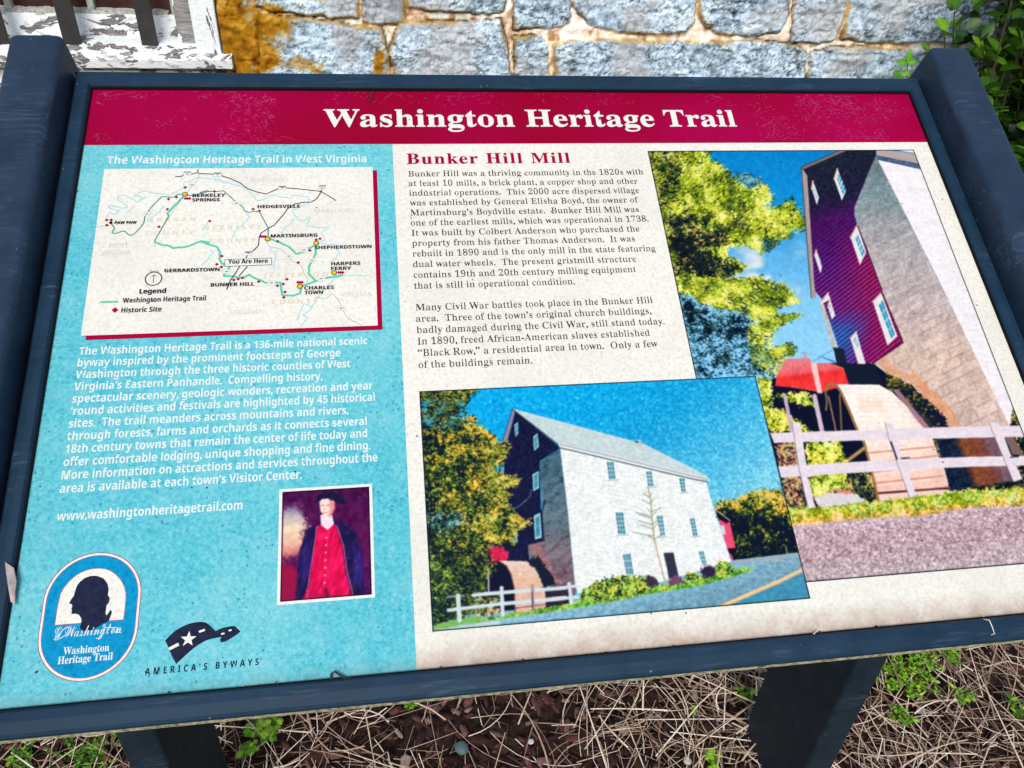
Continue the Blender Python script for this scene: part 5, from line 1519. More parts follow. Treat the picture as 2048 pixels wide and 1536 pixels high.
wall = empty('stone_wall', (0.6, YW, 0), 'wall of rough blue-grey limestone blocks with ochre-stained mortar behind the sign', 'wall')
put('wall_face', me, wall, [M_STONE])
# body of the wall behind its face, with reveals round the opening
bm = bmesh.new()
def bx(x0, x1, y0, y1, z0, z1):
    r = [(x0, y0), (x1, y0), (x1, y1), (x0, y1)]
    prism(bm, [(x, y, z0) for x, y in r], [(x, y, z1) for x, y in r])
bx(WX0, OX0 - .003, YW + .02, YW + .45, 0, WZ1); bx(OX1 + .003, WX1, YW + .02, YW + .45, 0, WZ1)
bx(OX0 - .003, OX1 + .003, YW + .02, YW + .45, 0, OZ0 - .003); bx(OX0 - .003, OX1 + .003, YW + .02, YW + .45, OZ1 + .003, WZ1)
put('wall_core', bm_mesh('wall_core', bm), wall, [mat_plain('rubble', (.22, .2, .18), .95, .1, .3, 20)])

# =================================================================== WINDOW
def mat_peel(name, cover=.5, scale=16, stretch=(1, 1, 1), bare=(.17, .162, .165)):
    """white paint flaking off grey weathered timber"""
    t = NT(name)
    v = t.coord(stretch)
    g1 = t.noise(t.coord((9, 9, 120)), 4, 4, .65)
    wood = t.ramp(g1, [(.3, tuple(c * .35 for c in bare)), (.5, bare), (.7, tuple(c * 1.9 for c in bare))])
    m_ = t.noise(v, scale, 6, .62, .5)
    mask = t.gray(m_, cover - .006, cover + .006)
    rim = t.ramp(m_, [(cover - .03, (0, 0, 0)), (cover - .006, (1, 1, 1)), (cover + .004, (0, 0, 0))])
    pn = t.noise(t.coord((40, 40, 160)), 3, 4, .6)
    paint = t.ramp(pn, [(.32, (.55, .63, .68)), (.45, (.74, .80, .84)), (.65, (.84, .87, .89))])
    c = t.mix(t.math('MULTIPLY', rim, .8), wood, (.03, .022, .02))
    c = t.mix(mask, c, paint)
    t.base(c); t.rough(.7, .3)
    b = t.math('ADD', t.math('MULTIPLY', mask, .9), t.math('MULTIPLY', g1, .5))
    t.bump(b, .7, .002)
    return t.m


M_PEEL = mat_peel('peeling_paint', .43, 14, (1, 1, 2.4))
M_PEEL2 = mat_peel('worn_sill', .455, 13, (1, 1, 2.0), (.20, .195, .19))
M_CASE = mat_peel('casing_paint', .33, 10, (2.6, 1, .8))
M_GREY = mat_peel('bare_timber', .62, 12, (2, 1, 1), (.22, .215, .22))
M_GLASS = mat_plain('window_glass', (.035, .014, .012), .12, .5, .5, 2)
t = NT('window_glass_dark'); v_ = t.coord()
t.base(t.ramp(t.noise(v_, 5, 3, .5), [(.35, (.03, .012, .012)), (.65, (.085, .04, .036))])); t.rough(.22, .5); M_GLASS = t.m
M_BAR = mat_plain('bar_steel', (.016, .015, .016), .55, .5, .5, 30)
M_PUTTY = mat_plain('old_putty', (.36, .38, .36), .9, .2, .45, 140)

YS = YW + 0.075                              # face of the sash
win = empty('window', ((OX0 + OX1) / 2, YW, OZ0), 'old small-paned window with flaking white paint and a rotting sill', 'window')
q = lambda x, y, Y: on_y(x, y, Y)
sash_x1 = q(352, 30, YS)[0]
z_rt, z_rb = q(250, 29, YS)[2], q(250, 92, YS)[2]
xm0, xm1 = q(172, 10, YS)[0], q(186, 10, YS)[0]
pane_w = sash_x1 - .016 - xm1
XS0 = xm0 - pane_w - .012 - .05
put('sash_rail', bm_mesh('sash_rail', box_bm(OX0 + .07, sash_x1 + .03, YS, YS + .04, z_rb - .03, z_rt, .002)), win, [M_PEEL])
# sash stiles, muntins, panes up the opening
ztop = OZ1 - .08
bars = []
for x0, x1 in ((xm0, xm1), (sash_x1 - .010, sash_x1 + .030), (xm0 - pane_w - (xm1 - xm0), xm0 - pane_w)):
    put('muntin', bm_mesh('muntin', box_bm(x0, x1, YS + .004, YS + .035, z_rt + .001, ztop, .002)), win, [M_PUTTY])
for k in range(1, 4):
    zz = z_rt + k * .30
    put('muntin', bm_mesh('muntin', box_bm(OX0 + .07, sash_x1 - .012, YS + .0055, YS + .033, zz - .008, zz + .008, .002)), win, [M_PUTTY])
nb = 0
x1 = sash_x1 - .0105
for x0, x1 in ((xm1, sash_x1 - .0105), (xm0 - pane_w, xm0), (OX0 + .05, xm0 - pane_w - (xm1 - xm0))):
    put('pane', bm_mesh('pane', box_bm(x0 + .0005, x1 - .0005, YS + .020, YS + .024, z_rt + .002, ztop)), win, [M_GLASS])
# ragged putty line along the bottom of the panes
bm = bmesh.new()
xs = np.arange(OX0 + .08, sash_x1 - .014, .006)
pr_, ph_ = [], []
for x in xs:
    h_ = .003 + .004 * vnoise(x * 90, 0, 2) + .002 * vnoise(x * 25, 3, 3)
    pr_.append([bm.verts.new((x, YS + .003 - .004 * vnoise(x * 70, 5, 1), z_rt - .004)), bm.verts.new((x, YS + .002, z_rt + h_)), bm.verts.new((x, YS + .018, z_rt + h_ + .004)), bm.verts.new((x, YS + .018, z_rt - .004))])
for a, b in zip(pr_[:-1], pr_[1:]):
    for k in range(4): bm.faces.new((a[k], b[k], b[(k + 1) % 4], a[(k + 1) % 4]))
put('putty', bm_mesh('putty', bm), win, [M_PUTTY])
# stop strip, casing, head
cx0, cx1 = q(388, 60, YW)[0], q(428, 60, YW)[0]
put('stop', bm_mesh('stop', box_bm(sash_x1 + .006, cx0 + .001, YW + .030, YW + .075, q(370, 98, YW)[2] + .004, OZ1 - .05, .003)), win, [M_GREY])
put('casing', bm_mesh('casing', box_bm(cx0, OX1 - .004, YW - .012, YW + .12, q(415, 112, YW)[2] + .0, OZ1 - .012, .004)), win, [M_CASE])
put('casing', bm_mesh('casing', box_bm(OX0 + .004, OX0 + .062, YW - .012, YW + .12, q(415, 112, YW)[2], OZ1 - .012, .004)), win, [M_CASE])
put('casing', bm_mesh('casing', box_bm(OX0 + .063, cx0 - .001, YW - .010, YW + .12, OZ1 - .078, OZ1 - .012, .004)), win, [M_CASE])
# sill: split, sagging board
YI = YW - 0.035
zs1 = q(250, 112, YI)[2]; zs0 = q(250, 139, YI)[2]
bm = bmesh.new()
xs = np.arange(OX0 - .02, q(470, 130, YI)[0], .008); rows = []
for x in xs:
    n1, n2 = vnoise(x * 22, 1, 1), vnoise(x * 60, 7, 2)
    fz = zs1 - .004 * n2; yf = YI + .006 * n1
    rows.append([bm.verts.new(p_) for p_ in ((x, YW + .12, zs1 + .022 + .002 * n2), (x, YW + .03, zs1 + .012 + .003 * n1), (x, yf + .006, fz), (x, yf, fz - .006), (x, yf + .002 * n2, (zs1 + zs0) / 2), (x, yf + .004, zs0 + .003 * n2), (x, yf + .02, zs0 - .004), (x, YW + .12, zs0 - .004))])
for a, b in zip(rows[:-1], rows[1:]):
    for k in range(8): bm.faces.new((a[k], b[k], b[(k + 1) % 8], a[(k + 1) % 8]))
bm.faces.new(rows[0]); bm.faces.new(rows[-1][::-1])
put('sill', bm_mesh('sill', bm), win, [M_PEEL2])
put('apron', bm_mesh('apron', box_bm(OX0 + .004, OX1 - .03, YW + .002, YW + .10, OZ0 - .02, zs0 - .012, .003)), win, [M_PEEL])
# curls of paint lifting off rail and sill
bm = bmesh.new()
for k in range(150):
    on_sill = k % 2
    x = sr.uniform(OX0 + .1, sash_x1 if not on_sill else OX1)
    if on_sill: z_, y_ = sr.uniform(zs0, zs1 + .006), YI - .001
    else: z_, y_ = sr.uniform(z_rb, z_rt - .004), YS - .001
    w_, h_ = sr.uniform(.006, .022), sr.uniform(.003, .008)
    c_ = sr.uniform(.001, .006); s_ = sr.normal(0, .3)
    a = [bm.verts.new((x, y_, z_)), bm.verts.new((x + w_, y_ - c_ * .3, z_ + s_ * w_)), bm.verts.new((x + w_ * .9, y_ - c_, z_ + h_ + s_ * w_)), bm.verts.new((x + w_ * .2, y_ - c_ * .8, z_ + h_ * .8))]
    bm.faces.new(a)
o = put('paint_flakes', bm_mesh('paint_flakes', bm), win, [mat_plain('flake', (.66, .7, .73), .7, .3, .15, 90)])
o['kind'] = 'stuff'
# iron bars standing in front of the sash, each set in the sill
YB = YW + 0.022
for xa, xb in ((110, 146), (268, 301), (-32, 0)):
    x0, x1 = q(xa + 6, 40, YB)[0], q(xb + 6, 40, YB)[0]
    bm = box_bm(x0, x1, YB - .004, YB + .004, q(285, 92, YB)[2] - .012, OZ1 - .08, .0015)
    put('bar', bm_mesh('bar', bm), win, [M_BAR])
for xa in (-190, -350):
    x0 = q(xa, 40, YB)[0]
    put('bar', bm_mesh('bar', box_bm(x0, x0 + .03, YB - .004, YB + .004, q(285, 92, YB)[2] - .012, OZ1 - .08, .0015)), win, [M_BAR])

# =================================================================== GROUND
bm = bmesh.new()
gr = 60
for x0, x1, y0, y1, nx, ny in ((-1.6, 2.8, -1.0, 1.16, 150, 80),):
    vs = [[bm.verts.new((x0 + (x1 - x0) * i / nx, y0 + (y1 - y0) * j / ny, float((fbm(np.array(i * .21), np.array(j * .21), 2, 3) - .5) * .03) - .012)) for i in range(nx + 1)] for j in range(ny + 1)]
    for j in range(ny):
        for i in range(nx): bm.faces.new((vs[j][i], vs[j][i + 1], vs[j + 1][i + 1], vs[j + 1][i]))
t = NT('mulch_soil'); v_ = t.coord()
t.base(t.ramp(t.noise(v_, 45, 6, .7), [(.3, (.010, .006, .006)), (.5, (.035, .02, .018)), (.7, (.08, .045, .04))])); t.rough(.95, .1); t.bump(t.noise(v_, 60, 5, .7), 1, .02)
tag(put('planting_bed', bm_mesh('planting_bed', bm), None, [t.m]), 'dark mulched soil bed under and around the sign', 'ground', kind='structure')
bm = bmesh.new()
vs = [bm.verts.new(p_) for p_ in ((-60, -60, -.03), (60, -60, -.03), (60, 60, -.03), (-60, 60, -.03))]
bm.faces.new(vs)
t = NT('lawn'); v_ = t.coord()
t.base(t.ramp(t.noise(v_, 12, 6, .7), [(.3, (.02, .04, .01)), (.6, (.06, .10, .02)), (.8, (.12, .12, .05))])); t.rough(.95, .1)
tag(put('ground', bm_mesh('ground', bm), None, [t.m]), 'open grassy ground', 'ground', kind='structure')

gr_ = np.random.default_rng(33)


def gz_at(x, y):
    i, j = (x + 1.6) / 4.4 * 150, (y + 1.0) / 2.16 * 80
    return (fbm(np.asarray(i * .21), np.asarray(j * .21), 2, 3) - .5) * .03 - .012


# bark chips: small tilted slabs, coloured one by one
N = 15500
cx = gr_.uniform(-1.5, 2.7, N); cy = gr_.uniform(-.9, 1.05, N)
k = (gr_.random(N) < np.where((cy > -.45) & (cy < .3), 1, .45)); cx, cy = cx[k], cy[k]; N = len(cx)
L = gr_.gamma(3, .0055, N) + .010; Wd = L * gr_.uniform(.2, .55, N); Hh = gr_.uniform(.002, .006, N)
an = gr_.uniform(0, 2 * np.pi, N); pit = gr_.normal(0, .32, N); rol = gr_.normal(0, .35, N)
tpl = np.array([(-1, -.5, 0), (-.6, -1, 0), (.7, -.8, 0), (1, .1, 0), (.5, 1, 0), (-.8, .7, 0)], float)
V = []
tp = np.r_[tpl, tpl * [.92, .9, 1] + [0, 0, 1]]
P = tp[None] * (1 + gr_.uniform(-.22, .22, (N, 12, 3)) * [1, 1, .3])
P = P * np.stack([L / 2, Wd / 2, Hh], -1)[:, None]
cr_, sr_ = np.cos(rol)[:, None], np.sin(rol)[:, None]
y_, z_ = P[..., 1] * cr_ - P[..., 2] * sr_, P[..., 1] * sr_ + P[..., 2] * cr_
cp, sp2 = np.cos(pit)[:, None], np.sin(pit)[:, None]
x_, z_ = P[..., 0] * cp - z_ * sp2, P[..., 0] * sp2 + z_ * cp
ca, sa = np.cos(an)[:, None], np.sin(an)[:, None]
xx, yy = x_ * ca - y_ * sa + cx[:, None], x_ * sa + y_ * ca + cy[:, None]
zz = z_ + (gz_at(cx, cy) + gr_.uniform(0.0, .020, N))[:, None]
V = np.stack([xx, yy, zz], -1).reshape(-1, 3)
quad = np.array([(i, (i + 1) % 6, 6 + (i + 1) % 6, 6 + i) for i in range(6)] + [(6, 7, 8, 9), (6, 9, 10, 11)])
F = (quad[None] + (np.arange(N) * 12)[:, None, None]).reshape(-1, 4)
tone = gr_.random(N)[:, None]; hue = gr_.random(N)[:, None]
cc = ramp_c(tone[:, 0], [(0, (34, 22, 24)), (.4, (72, 46, 46)), (.75, (108, 72, 70)), (.93, (138, 104, 100)), (1, (174, 156, 150))])
M_CHIP = mat_attr('bark_chip', .9, .15, .3, 130, .6, .002)
o = put('bark_mulch', np_mesh('bark_mulch', V, F, np.repeat(lin(cc) * .62, 12, 0)), None, [M_CHIP])
tag(o, 'reddish brown shredded bark mulch covering the bed', 'mulch', kind='stuff')


def stalks(N, region, len_, rad, dens, lift, name, label, pal, seed, azim=None):
    """dry stems lying across each other: bent tubes of three sides"""
    r = np.random.default_rng(seed)
    x = r.uniform(region[0], region[1], N * 3); y = r.uniform(region[2], region[3], N * 3)
    k = np.where(r.random(N * 3) < dens(x, y))[0][:N]
    x, y = x[k], y[k]; N = len(x)
    ln = r.uniform(*len_, N); ra = rad[0] + (rad[1] - rad[0]) * r.random(N) ** 1.8
    a = r.uniform(0, np.pi, N) if azim is None else r.normal(azim, .75, N)
    S = 7
    bend = r.normal(0, 1.3, N) * (r.random(N) < .6); kink = (r.random(N) < .35) * r.normal(0, .8, N); kp = r.integers(2, 5, N)
    P = np.zeros((N, S, 3)); px, py = x.copy(), y.copy(); aa = a - bend / 2
    for s in range(S):
        P[:, s, 0], P[:, s, 1] = px, py
        aa = aa + bend / S + np.where(s == kp, kink, 0)
        px = px + np.cos(aa) * ln / S; py = py + np.sin(aa) * ln / S
    c0 = P.mean(1, keepdims=True)[:, :, :2]; P[:, :, :2] -= c0 - np.stack([x, y], -1)[:, None]
    base = r.uniform(lift[0], lift[1], N); sl = r.normal(0, .07, N)
    tt = np.linspace(-.5, .5, S)
    P[:, :, 2] = gz_at(x, y)[:, None] + base[:, None] + np.abs(sl)[:, None] * ln[:, None] * .5 + (sl * ln)[:, None] * tt - (ln * .25)[:, None] * .25 * (tt ** 2) * r.uniform(0, 1, N)[:, None]
    P[:, :, 2] = np.maximum(P[:, :, 2], gz_at(P[:, :, 0], P[:, :, 1]) + .003)
    T = np.gradient(P, axis=1); T /= np.linalg.norm(T, axis=2, keepdims=True) + 1e-9
    sd_ = np.stack([-T[..., 1], T[..., 0], np.zeros_like(T[..., 0])], -1); sd_ /= np.linalg.norm(sd_, axis=2, keepdims=True) + 1e-9
    up = np.cross(T, sd_)
    w = ra[:, None] * np.linspace(1, .55, S)[None]
    ring = np.stack([P + sd_ * w[..., None], P + up * w[..., None] * .8, P - sd_ * w[..., None]], 2)   # N,S,3,3
    V = ring.reshape(-1, 3)
    F = []
    for s in range(S - 1):
        for c in range(2):
            F.append((s * 3 + c, s * 3 + c + 1, (s + 1) * 3 + c + 1, (s + 1) * 3 + c))
    F = (np.array(F)[None] + (np.arange(N) * S * 3)[:, None, None]).reshape(-1, 4)
    col = ramp_c(r.random(N), pal)
    o = put(name, np_mesh(name, V, F, np.repeat(np.clip(lin(col) * .92, 0, .9), S * 3, 0), smooth=True), None, [M_STRAW])
    return tag(o, label, 'straw', kind='stuff')


M_STRAW = mat_attr('straw', .7, .25, .18, 90, .2, .001)
PAL_S = [(0, (104, 82, 72)), (.2, (156, 132, 112)), (.5, (206, 182, 158)), (.8, (232, 214, 196)), (1, (244, 232, 218))]


def dn(x, y):
    mid = np.exp(-((x - .40) / .34) ** 2)
    return np.clip(1 - .80 * mid, 0, 1) * np.where((y > -.5) & (y < .35), 1, .35) * (0.6 + .6 * (fbm(x * 4, y * 6, 3, 2) > .46))


stalks(7200, (-1.5, 2.7, -.9, 1.0), (.05, .28), (.0006, .0019), dn, (.006, .034), 'dry_grass', 'long dry grass stems lying loose over the mulch', PAL_S, 3)
stalks(10000, (-1.5, 2.7, -.9, 1.0), (.025, .10), (.0004, .0010), dn, (.004, .026), 'dry_grass_litter', 'short broken bits of dry grass between the bark chips', [(0, (66, 50, 46)), (.5, (136, 112, 98)), (1, (198, 176, 156))], 5)


# =================================================================== PLANTS
def mat_leaf(name, dark, light, rough=.45):
    t = NT(name)
    a = t.new('ShaderNodeAttribute', attribute_name='Col')
    f = t.noise(t.coord(), 130, 3, .6)
    k = t.ramp(f, [(.3, (.82,) * 3), (.7, (1.15,) * 3)])
    t.base(t.mix(1.0, a.outputs['Color'], k, 'MULTIPLY')); t.rough(rough, .45)
    t.b.inputs['Subsurface Weight'].default_value = 0.0
    # thin leaves let some light through
    tr_ = t.new('ShaderNodeBsdfTranslucent'); t.link(a.outputs['Color'], tr_.inputs['Color'])
    mx = t.new('ShaderNodeMixShader', i={0: .28}); out = t.n['Material Output']
    t.link(t.b.outputs[0], mx.inputs[1]); t.link(tr_.outputs[0], mx.inputs[2]); t.link(mx.outputs[0], out.inputs['Surface'])
    return t.m


M_LEAF = mat_leaf('leaf', None, None)
M_STEM = mat_plain('twig_bark', (.07, .055, .03), .8, .2, .3, 60)
M_STEMG = mat_plain('green_stem', (.09, .15, .03), .6, .3, .3, 60)


def leaf_mesh(pts, dirs, nrm, L, Wd, colors):
    """rounded leaves with a fold along the midrib: 3 x 5 points each"""
    n = len(pts)
    s = np.array([0, .22, .5, .8, 1.0]); w = np.array([.10, .74, 1.0, .72, .06])
    d = dirs / np.linalg.norm(dirs, axis=1, keepdims=True)
    nn = nrm - d * np.sum(nrm * d, 1, keepdims=True); nn /= np.linalg.norm(nn, axis=1, keepdims=True) + 1e-9
    sd = np.cross(nn, d)
    ctr = pts[:, None] + d[:, None] * (s * 1)[None, :, None] * L[:, None, None] - nn[:, None] * (L[:, None] * .14 * s ** 2)[..., None]
    hw = (Wd / 2)[:, None] * w[None]
    lf = ctr + sd[:, None] * hw[..., None] + nn[:, None] * (hw * .22)[..., None]
    rt = ctr - sd[:, None] * hw[..., None] + nn[:, None] * (hw * .22)[..., None]
    V = np.stack([lf, ctr, rt], 2).reshape(-1, 3)
    F = []
    for i in range(4):
        for j in range(2): F.append((i * 3 + j, i * 3 + j + 1, i * 3 + j + 4, i * 3 + j + 3))
    F = (np.array(F)[None] + (np.arange(n) * 15)[:, None, None]).reshape(-1, 4)
    C = np.repeat(colors, 15, 0)
    rib = np.tile(np.array([1, 1.25, 1] * 5), n)[:, None]
    return V, F, C * rib


def tube(bm, pts, r0, r1, n=5):
    pts = [Vector(p) for p in pts]; rings = []
    for i, p in enumerate(pts):
        d = (pts[min(i + 1, len(pts) - 1)] - pts[max(i - 1, 0)]).normalized()
        a = d.orthogonal().normalized(); b = d.cross(a); r = r0 + (r1 - r0) * i / max(1, len(pts) - 1)
        rings.append([bm.verts.new(p + (a * math.cos(2 * math.pi * k / n) + b * math.sin(2 * math.pi * k / n)) * r) for k in range(n)])
    for A_, B_ in zip(rings[:-1], rings[1:]):
        for k in range(n): bm.faces.new((A_[k], A_[(k + 1) % n], B_[(k + 1) % n], B_[k]))
    bm.faces.new(rings[0][::-1]); bm.faces.new(rings[-1])


def shrub():
    """arching rounded-leaf shrub beside the sign, against the wall"""
    r = np.random.default_rng(8)
    root = Vector((1.84, .74, 0))
    sh_o = empty('leafy_shrub', root, 'dark green shrub with small rounded leaves beside the upper end of the right arm', 'shrub')
    bm = bmesh.new(); P, D, Nn, L, Wd, C = [], [], [], [], [], []
    for k in range(300):
        az = r.uniform(0, 2 * np.pi); el = r.uniform(.15, 1.5)
        ln = r.uniform(.45, .80)
        tip = np.array([1.83 + math.cos(az) * math.cos(el) * .46, .76 + math.sin(az) * math.cos(el) * .30, .62 + math.sin(el) * .88 * r.uniform(.55, 1.0)])
        if tip[1] > 1.04: tip[1] = 1.04
        b0 = np.array([1.86 + r.normal(0, .05), .74 + r.normal(0, .04), r.uniform(0, .5)])
        mid = (b0 + tip) / 2 + np.array([math.cos(az) * .06, math.sin(az) * .04, .10])
        tt = np.linspace(0, 1, 9)[:, None]
        cv = (1 - tt) ** 2 * b0 + 2 * tt * (1 - tt) * mid + tt ** 2 * tip
        tube(bm, cv, .0034, .0012, 4)
        shade = r.uniform(0, 1)
        for q in np.linspace(.30, 1.0, 11):
            for sgn in (-1, 1):
                i = min(int(q * 8), 7); p = cv[i] + (cv[i + 1] - cv[i]) * (q * 8 - i)
                t_ = cv[i + 1] - cv[i]; t_ /= np.linalg.norm(t_)
                s_ = np.cross(t_, [0, 0, 1]); s_ /= np.linalg.norm(s_) + 1e-9
                d = s_ * sgn * r.uniform(.6, 1.1) + t_ * r.uniform(.2, .8) + np.array([0, 0, r.uniform(-.35, .25)])
                P.append(p + r.normal(0, .004, 3)); D.append(d); Nn.append(np.array([r.normal(0, .35), r.normal(-.3, .3), 1.0]))
                l_ = r.uniform(.028, .050); L.append(l_); Wd.append(l_ * r.uniform(.62, .80))
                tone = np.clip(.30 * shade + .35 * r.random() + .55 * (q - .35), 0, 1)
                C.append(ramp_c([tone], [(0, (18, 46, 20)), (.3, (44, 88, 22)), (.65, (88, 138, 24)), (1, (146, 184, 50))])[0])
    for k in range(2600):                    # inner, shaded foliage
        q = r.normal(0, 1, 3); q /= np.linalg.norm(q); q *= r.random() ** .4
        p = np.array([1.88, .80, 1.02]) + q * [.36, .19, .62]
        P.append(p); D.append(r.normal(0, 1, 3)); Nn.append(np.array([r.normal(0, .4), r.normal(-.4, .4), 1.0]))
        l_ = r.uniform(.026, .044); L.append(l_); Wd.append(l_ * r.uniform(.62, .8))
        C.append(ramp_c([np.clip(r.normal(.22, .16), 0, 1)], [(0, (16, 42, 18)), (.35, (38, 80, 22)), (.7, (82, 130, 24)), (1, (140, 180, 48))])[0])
    put('stems', bm_mesh('stems', bm), sh_o, [M_STEM])
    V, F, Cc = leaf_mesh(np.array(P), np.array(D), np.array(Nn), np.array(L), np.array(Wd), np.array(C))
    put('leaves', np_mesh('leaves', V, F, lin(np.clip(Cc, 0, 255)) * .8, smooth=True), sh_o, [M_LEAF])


shrub()


def weed(loc, label, n=9, spread=.05, h=.03, leaf=.012, seed=0, light=0.5, name='weed', group=None, aspect=.6):
    r = np.random.default_rng(seed)
    loc = np.array([loc[0], loc[1], float(gz_at(loc[0], loc[1])) + .008])
    w = empty(name, loc, label, 'weed', group)
    bm = bmesh.new(); P, D, Nn, L, Wd, C = [], [], [], [], [], []
    for k in range(n):
        az = r.uniform(0, 2 * np.pi); rr = spread * math.sqrt(r.random())
        b0 = loc + np.array([math.cos(az) * rr * .35, math.sin(az) * rr * .35, -.006]); tip = loc + np.array([math.cos(az) * rr, math.sin(az) * rr, h * r.uniform(.6, 1.2)])
        mid = (b0 + tip) / 2 + [0, 0, h * .4]
        tt = np.linspace(0, 1, 5)[:, None]; cv = (1 - tt) ** 2 * b0 + 2 * tt * (1 - tt) * mid + tt ** 2 * tip
        tube(bm, cv, .0011, .0006, 4)
        for q in (.45, .72, 1.0):
            for s_ in range(3 if q == 1.0 else 2):
                a2 = az + s_ * (2.1 if q == 1. else 3.14) + r.normal(0, .5)
                i = min(int(q * 4), 3); p = cv[i] + (cv[i + 1] - cv[i]) * (q * 4 - i)
                P.append(p); D.append(np.array([math.cos(a2), math.sin(a2), r.uniform(0, .5)])); Nn.append(np.array([r.normal(0, .25), r.normal(-.15, .25), 1]))
                l_ = leaf * r.uniform(.65, 1.2); L.append(l_); Wd.append(l_ * aspect * r.uniform(.85, 1.15))
                C.append(ramp_c([np.clip(light + r.normal(0, .22), 0, 1)], [(0, (44, 84, 18)), (.5, (104, 156, 24)), (1, (164, 206, 60))])[0])
    put('stems', bm_mesh('stems', bm), w, [M_STEMG])
    V, F, Cc = leaf_mesh(np.array(P), np.array(D), np.array(Nn), np.array(L), np.array(Wd), np.array(C))
    put('leaves', np_mesh('leaves', V, F, lin(np.clip(Cc, 0, 255)) * .75, smooth=True), w, [M_LEAF])
    return w


g3 = lambda x, y: on_z(x, y, .01)[:2]
weed(g3(1806, 1352), 'spreading clump of bright green chickweed just outside the right leg', 44, .066, .03, .010, 1, .62, 'chickweed', 'weeds')
weed(g3(1846, 1330), 'low green chickweed beneath the bottom rail right of the larger clump', 14, .036, .028, .010, 2, .62, 'chickweed', 'weeds')
weed(g3(1800, 1436), 'small trailing green weed in straw below the large chickweed clump', 10, .022, .025, .012, 3, .45, 'weed', 'weeds')
weed(g3(1922, 1394), 'lone sprig of bright green leaves among straw at the right', 7, .02, .025, .012, 4, .6, 'weed', 'weeds')
weed(g3(1900, 1318), 'green sprout close under the bottom rail near the right edge', 8, .02, .03, .011, 5, .6, 'weed', 'weeds')
weed(g3(2044, 1422), 'green weed at the right edge of the bed half out of the picture', 10, .03, .03, .014, 6, .4, 'weed', 'weeds')
weed(g3(1432, 1522), 'tiny clover-like seedling on bark in front of the right leg', 7, .02, .022, .012, 7, .75, 'seedling', 'weeds', .8)
weed(g3(1488, 1396), 'small green sprig beside the back edge of the right leg', 5, .014, .03, .012, 8, .45, 'weed', 'weeds')
weed(g3(1384, 1424), 'tiny pale seedling alone in mulch left of the right leg', 3, .008, .02, .006, 9, .7, 'seedling', 'weeds')
weed(g3(530, 1460), 'bright green broad-leaved weed beside the left leg', 14, .028, .035, .017, 10, .6, 'weed', 'weeds', .75)
weed(g3(496, 1500), 'small two-leaved weed in straw below the broad-leaved weed', 4, .016, .025, .016, 11, .5, 'weed', 'weeds', .75)
weed(g3(820, 1408), 'little green tuft under the middle of the bottom rail', 6, .016, .022, .011, 12, .5, 'weed', 'weeds')
weed(g3(196, 1484), 'mossy yellow-green weed patch under the left end of the rail', 34, .06, .016, .007, 13, .7, 'weed', 'weeds')
weed(g3(150, 1520), 'low creeping weed with small blue-green leaves left of the left leg', 34, .055, .02, .009, 14, .25, 'weed', 'weeds')
weed(g3(48, 1508), 'thin green weed among straw at the lower left corner', 14, .03, .02, .009, 15, .35, 'weed', 'weeds')

# small trifoliate shoot rising beside the right arm in front of the wall
sp0 = on_y(1818, 152, .55)
so = empty('leafy_shoot', (sp0[0], sp0[1], 0), 'single slim shoot with pale green leaves left of the right arm', 'shoot')
bm = bmesh.new()
pts = [(sp0[0] + .02, sp0[1], -.01), (sp0[0] + .035, sp0[1] + .01, .4), (sp0[0] + .01, sp0[1], sp0[2] - .05), tuple(on_y(1815, 130, .55)), tuple(on_y(1812, 116, .55))]
tube(bm, pts, .0022, .0008, 5)
put('stem', bm_mesh('stem', bm), so, [M_STEMG])
P, D = [], []
cA = on_y(1813, 124, .55)
for dx_, dz_ in ((0, 1.0), (-1, -.05), (1, 0.05)): P.append(cA); D.append((dx_, -.2, dz_))
cB = on_y(1800, 148, .55)
for dx_, dz_ in ((-1, .2), (.9, .3), (-.1, -.8)): P.append(cB); D.append((dx_, -.3, dz_))
n = len(P)
V, F, Cc = leaf_mesh(np.array(P), np.array(D, float), np.array([(0, -1., .4)] * n), np.array([.020] * 3 + [.018] * 3), np.array([.013] * n), np.array([(96, 168, 24), (88, 156, 22), (84, 150, 24), (70, 130, 26), (76, 140, 26), (60, 120, 20)], float))
put('leaves', np_mesh('leaves', V, F, lin(Cc.clip(0, 255)) * .8, smooth=True), so, [M_LEAF])


# pebbles
def pebble(px, py, r, col, label, seed):
    p = on_z(px, py, .012)
    bm = bmesh.new(); bmesh.ops.create_icosphere(bm, subdivisions=3, radius=r)
    for v in bm.verts:
        n_ = float(fbm(np.array(v.co.x / r * 1.3 + seed), np.array(v.co.y / r * 1.3 + v.co.z / r), 3, 3))
        v.co *= .8 + .4 * n_; v.co.z *= .62
        v.co += Vector((p[0], p[1], float(gz_at(p[0], p[1])) + r * .4 + .012))
    o = put('pebble', bm_mesh('pebble', bm, True), None, [mat_plain('pebble', col, .7, .3, .3, 160)], origin=(p[0], p[1], float(gz_at(p[0], p[1])) + .012))
    tag(o, label, 'pebble', 'pebbles in the mulch')


pebble(923, 1490, .014, (.07, .12, .13), 'blue-grey pebble in the mulch near the bottom edge', 1)
pebble(1377, 1515, .008, (.5, .5, .5), 'small white pebble in front of the right leg', 2)
pebble(1062, 1478, .006, (.5, .5, .52), 'tiny white pebble in mulch at the middle', 3)
pebble(1846, 1417, .010, (.34, .36, .38), 'grey pebble in straw right of the right leg', 4)

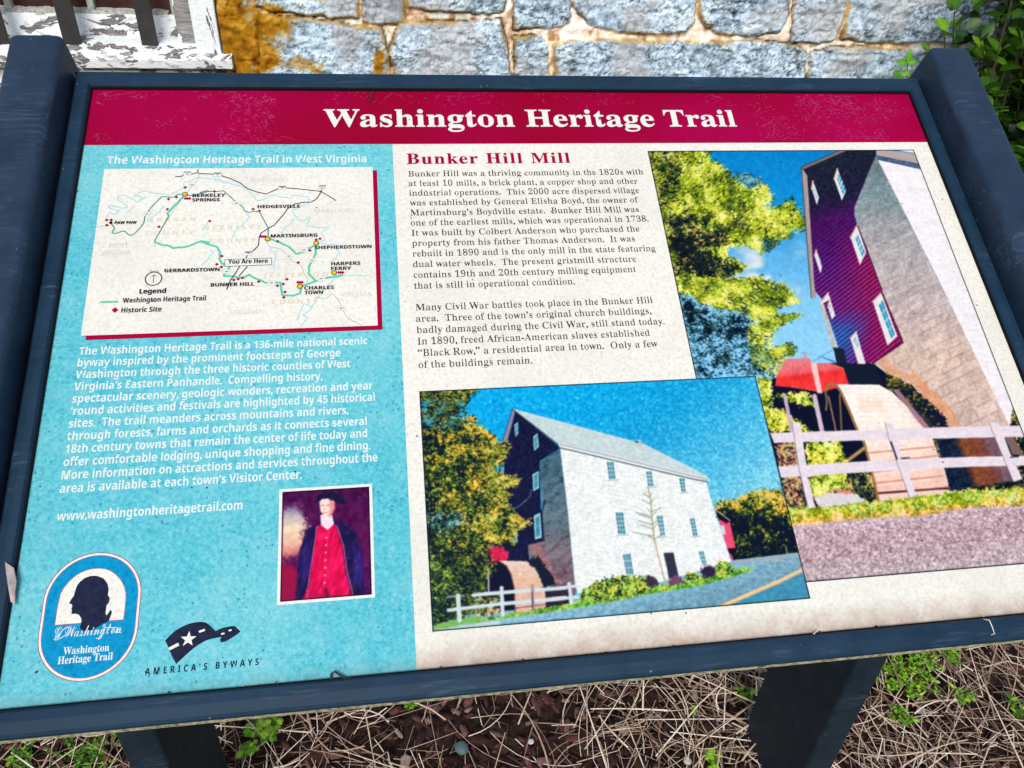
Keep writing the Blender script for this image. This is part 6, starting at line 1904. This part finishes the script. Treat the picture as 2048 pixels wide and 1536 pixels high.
# dead leaf and stray bits lying on the sign
la = W(0.0035, .4995, .008)
P = [uv([(20, 1128), (36, 1140), (40, 1165), (36, 1190), (34, 1212), (26, 1205), (24, 1180), (22, 1150)])]
q_ = P[0]; h_ = np.array([.008, .007, .006, .005, .003, .004, .006, .008]); 
cen = np.array([q_.mean(0)]); V = np.r_[W(q_[:, 0], q_[:, 1], h_), W(cen[:, 0], cen[:, 1], [.0095])]
F = [(i, (i + 1) % 8, 8) for i in range(8)]
bm = bmesh.new(); vv_ = [bm.verts.new(p) for p in V]
for f in F: bm.faces.new([vv_[i] for i in f])
r2 = bmesh.ops.extrude_face_region(bm, geom=bm.faces[:])
for e in r2['geom']:
    if isinstance(e, bmesh.types.BMVert): e.co += Vector((0, ST, -CT)) * .0006
tag(put('dry_leaf', bm_mesh('dry_leaf', bm), None, [mat_plain('dead_leaf', (.42, .36, .36), .8, .2, .2, 200)], origin=tuple(la)), 'curled pale dead leaf caught against the left frame rail', 'leaf')


def wire(name, pts, r, mat, label, cat, h):
    q_ = uv(pts); P = W(q_[:, 0], q_[:, 1], h)
    bm = bmesh.new(); tube(bm, P, r, r * .7, 5)
    tag(put(name, bm_mesh(name, bm), None, [mat], origin=tuple(P[0])), label, cat)


M_DRY = mat_plain('dry_stem', (.6, .55, .5), .7, .2, .2, 90)
M_TWIG = mat_plain('dark_twig', (.03, .024, .026), .7, .3, .3, 90)
wire('grass_stem', [(1960, 1240), (1967, 1243), (1972, 1256), (1977, 1270), (1970, 1272)], .0006, M_DRY, 'bent white dry stem lying over the bottom rail at the right', 'stem', np.array([.004, .0075, .0078, .0076, .0078]))
wire('twig', [(663, 1360), (664, 1348), (670, 1344), (682, 1352), (694, 1358), (702, 1357)], .0010, M_TWIG, 'short dark looped twig caught above the bottom rail', 'twig', np.array([.002, .004, .004, .004, .003, .003]))
wire('grass_stem', [(1623, 1270), (1632, 1261)], .0006, M_DRY, 'tiny white straw bit at the bottom lip right of centre', 'stem', .003)
wire('twig', [(741, 205), (743, 196), (746, 186)], .0011, M_TWIG, 'dark sliver stuck to the crimson band above the title', 'twig', .0015)
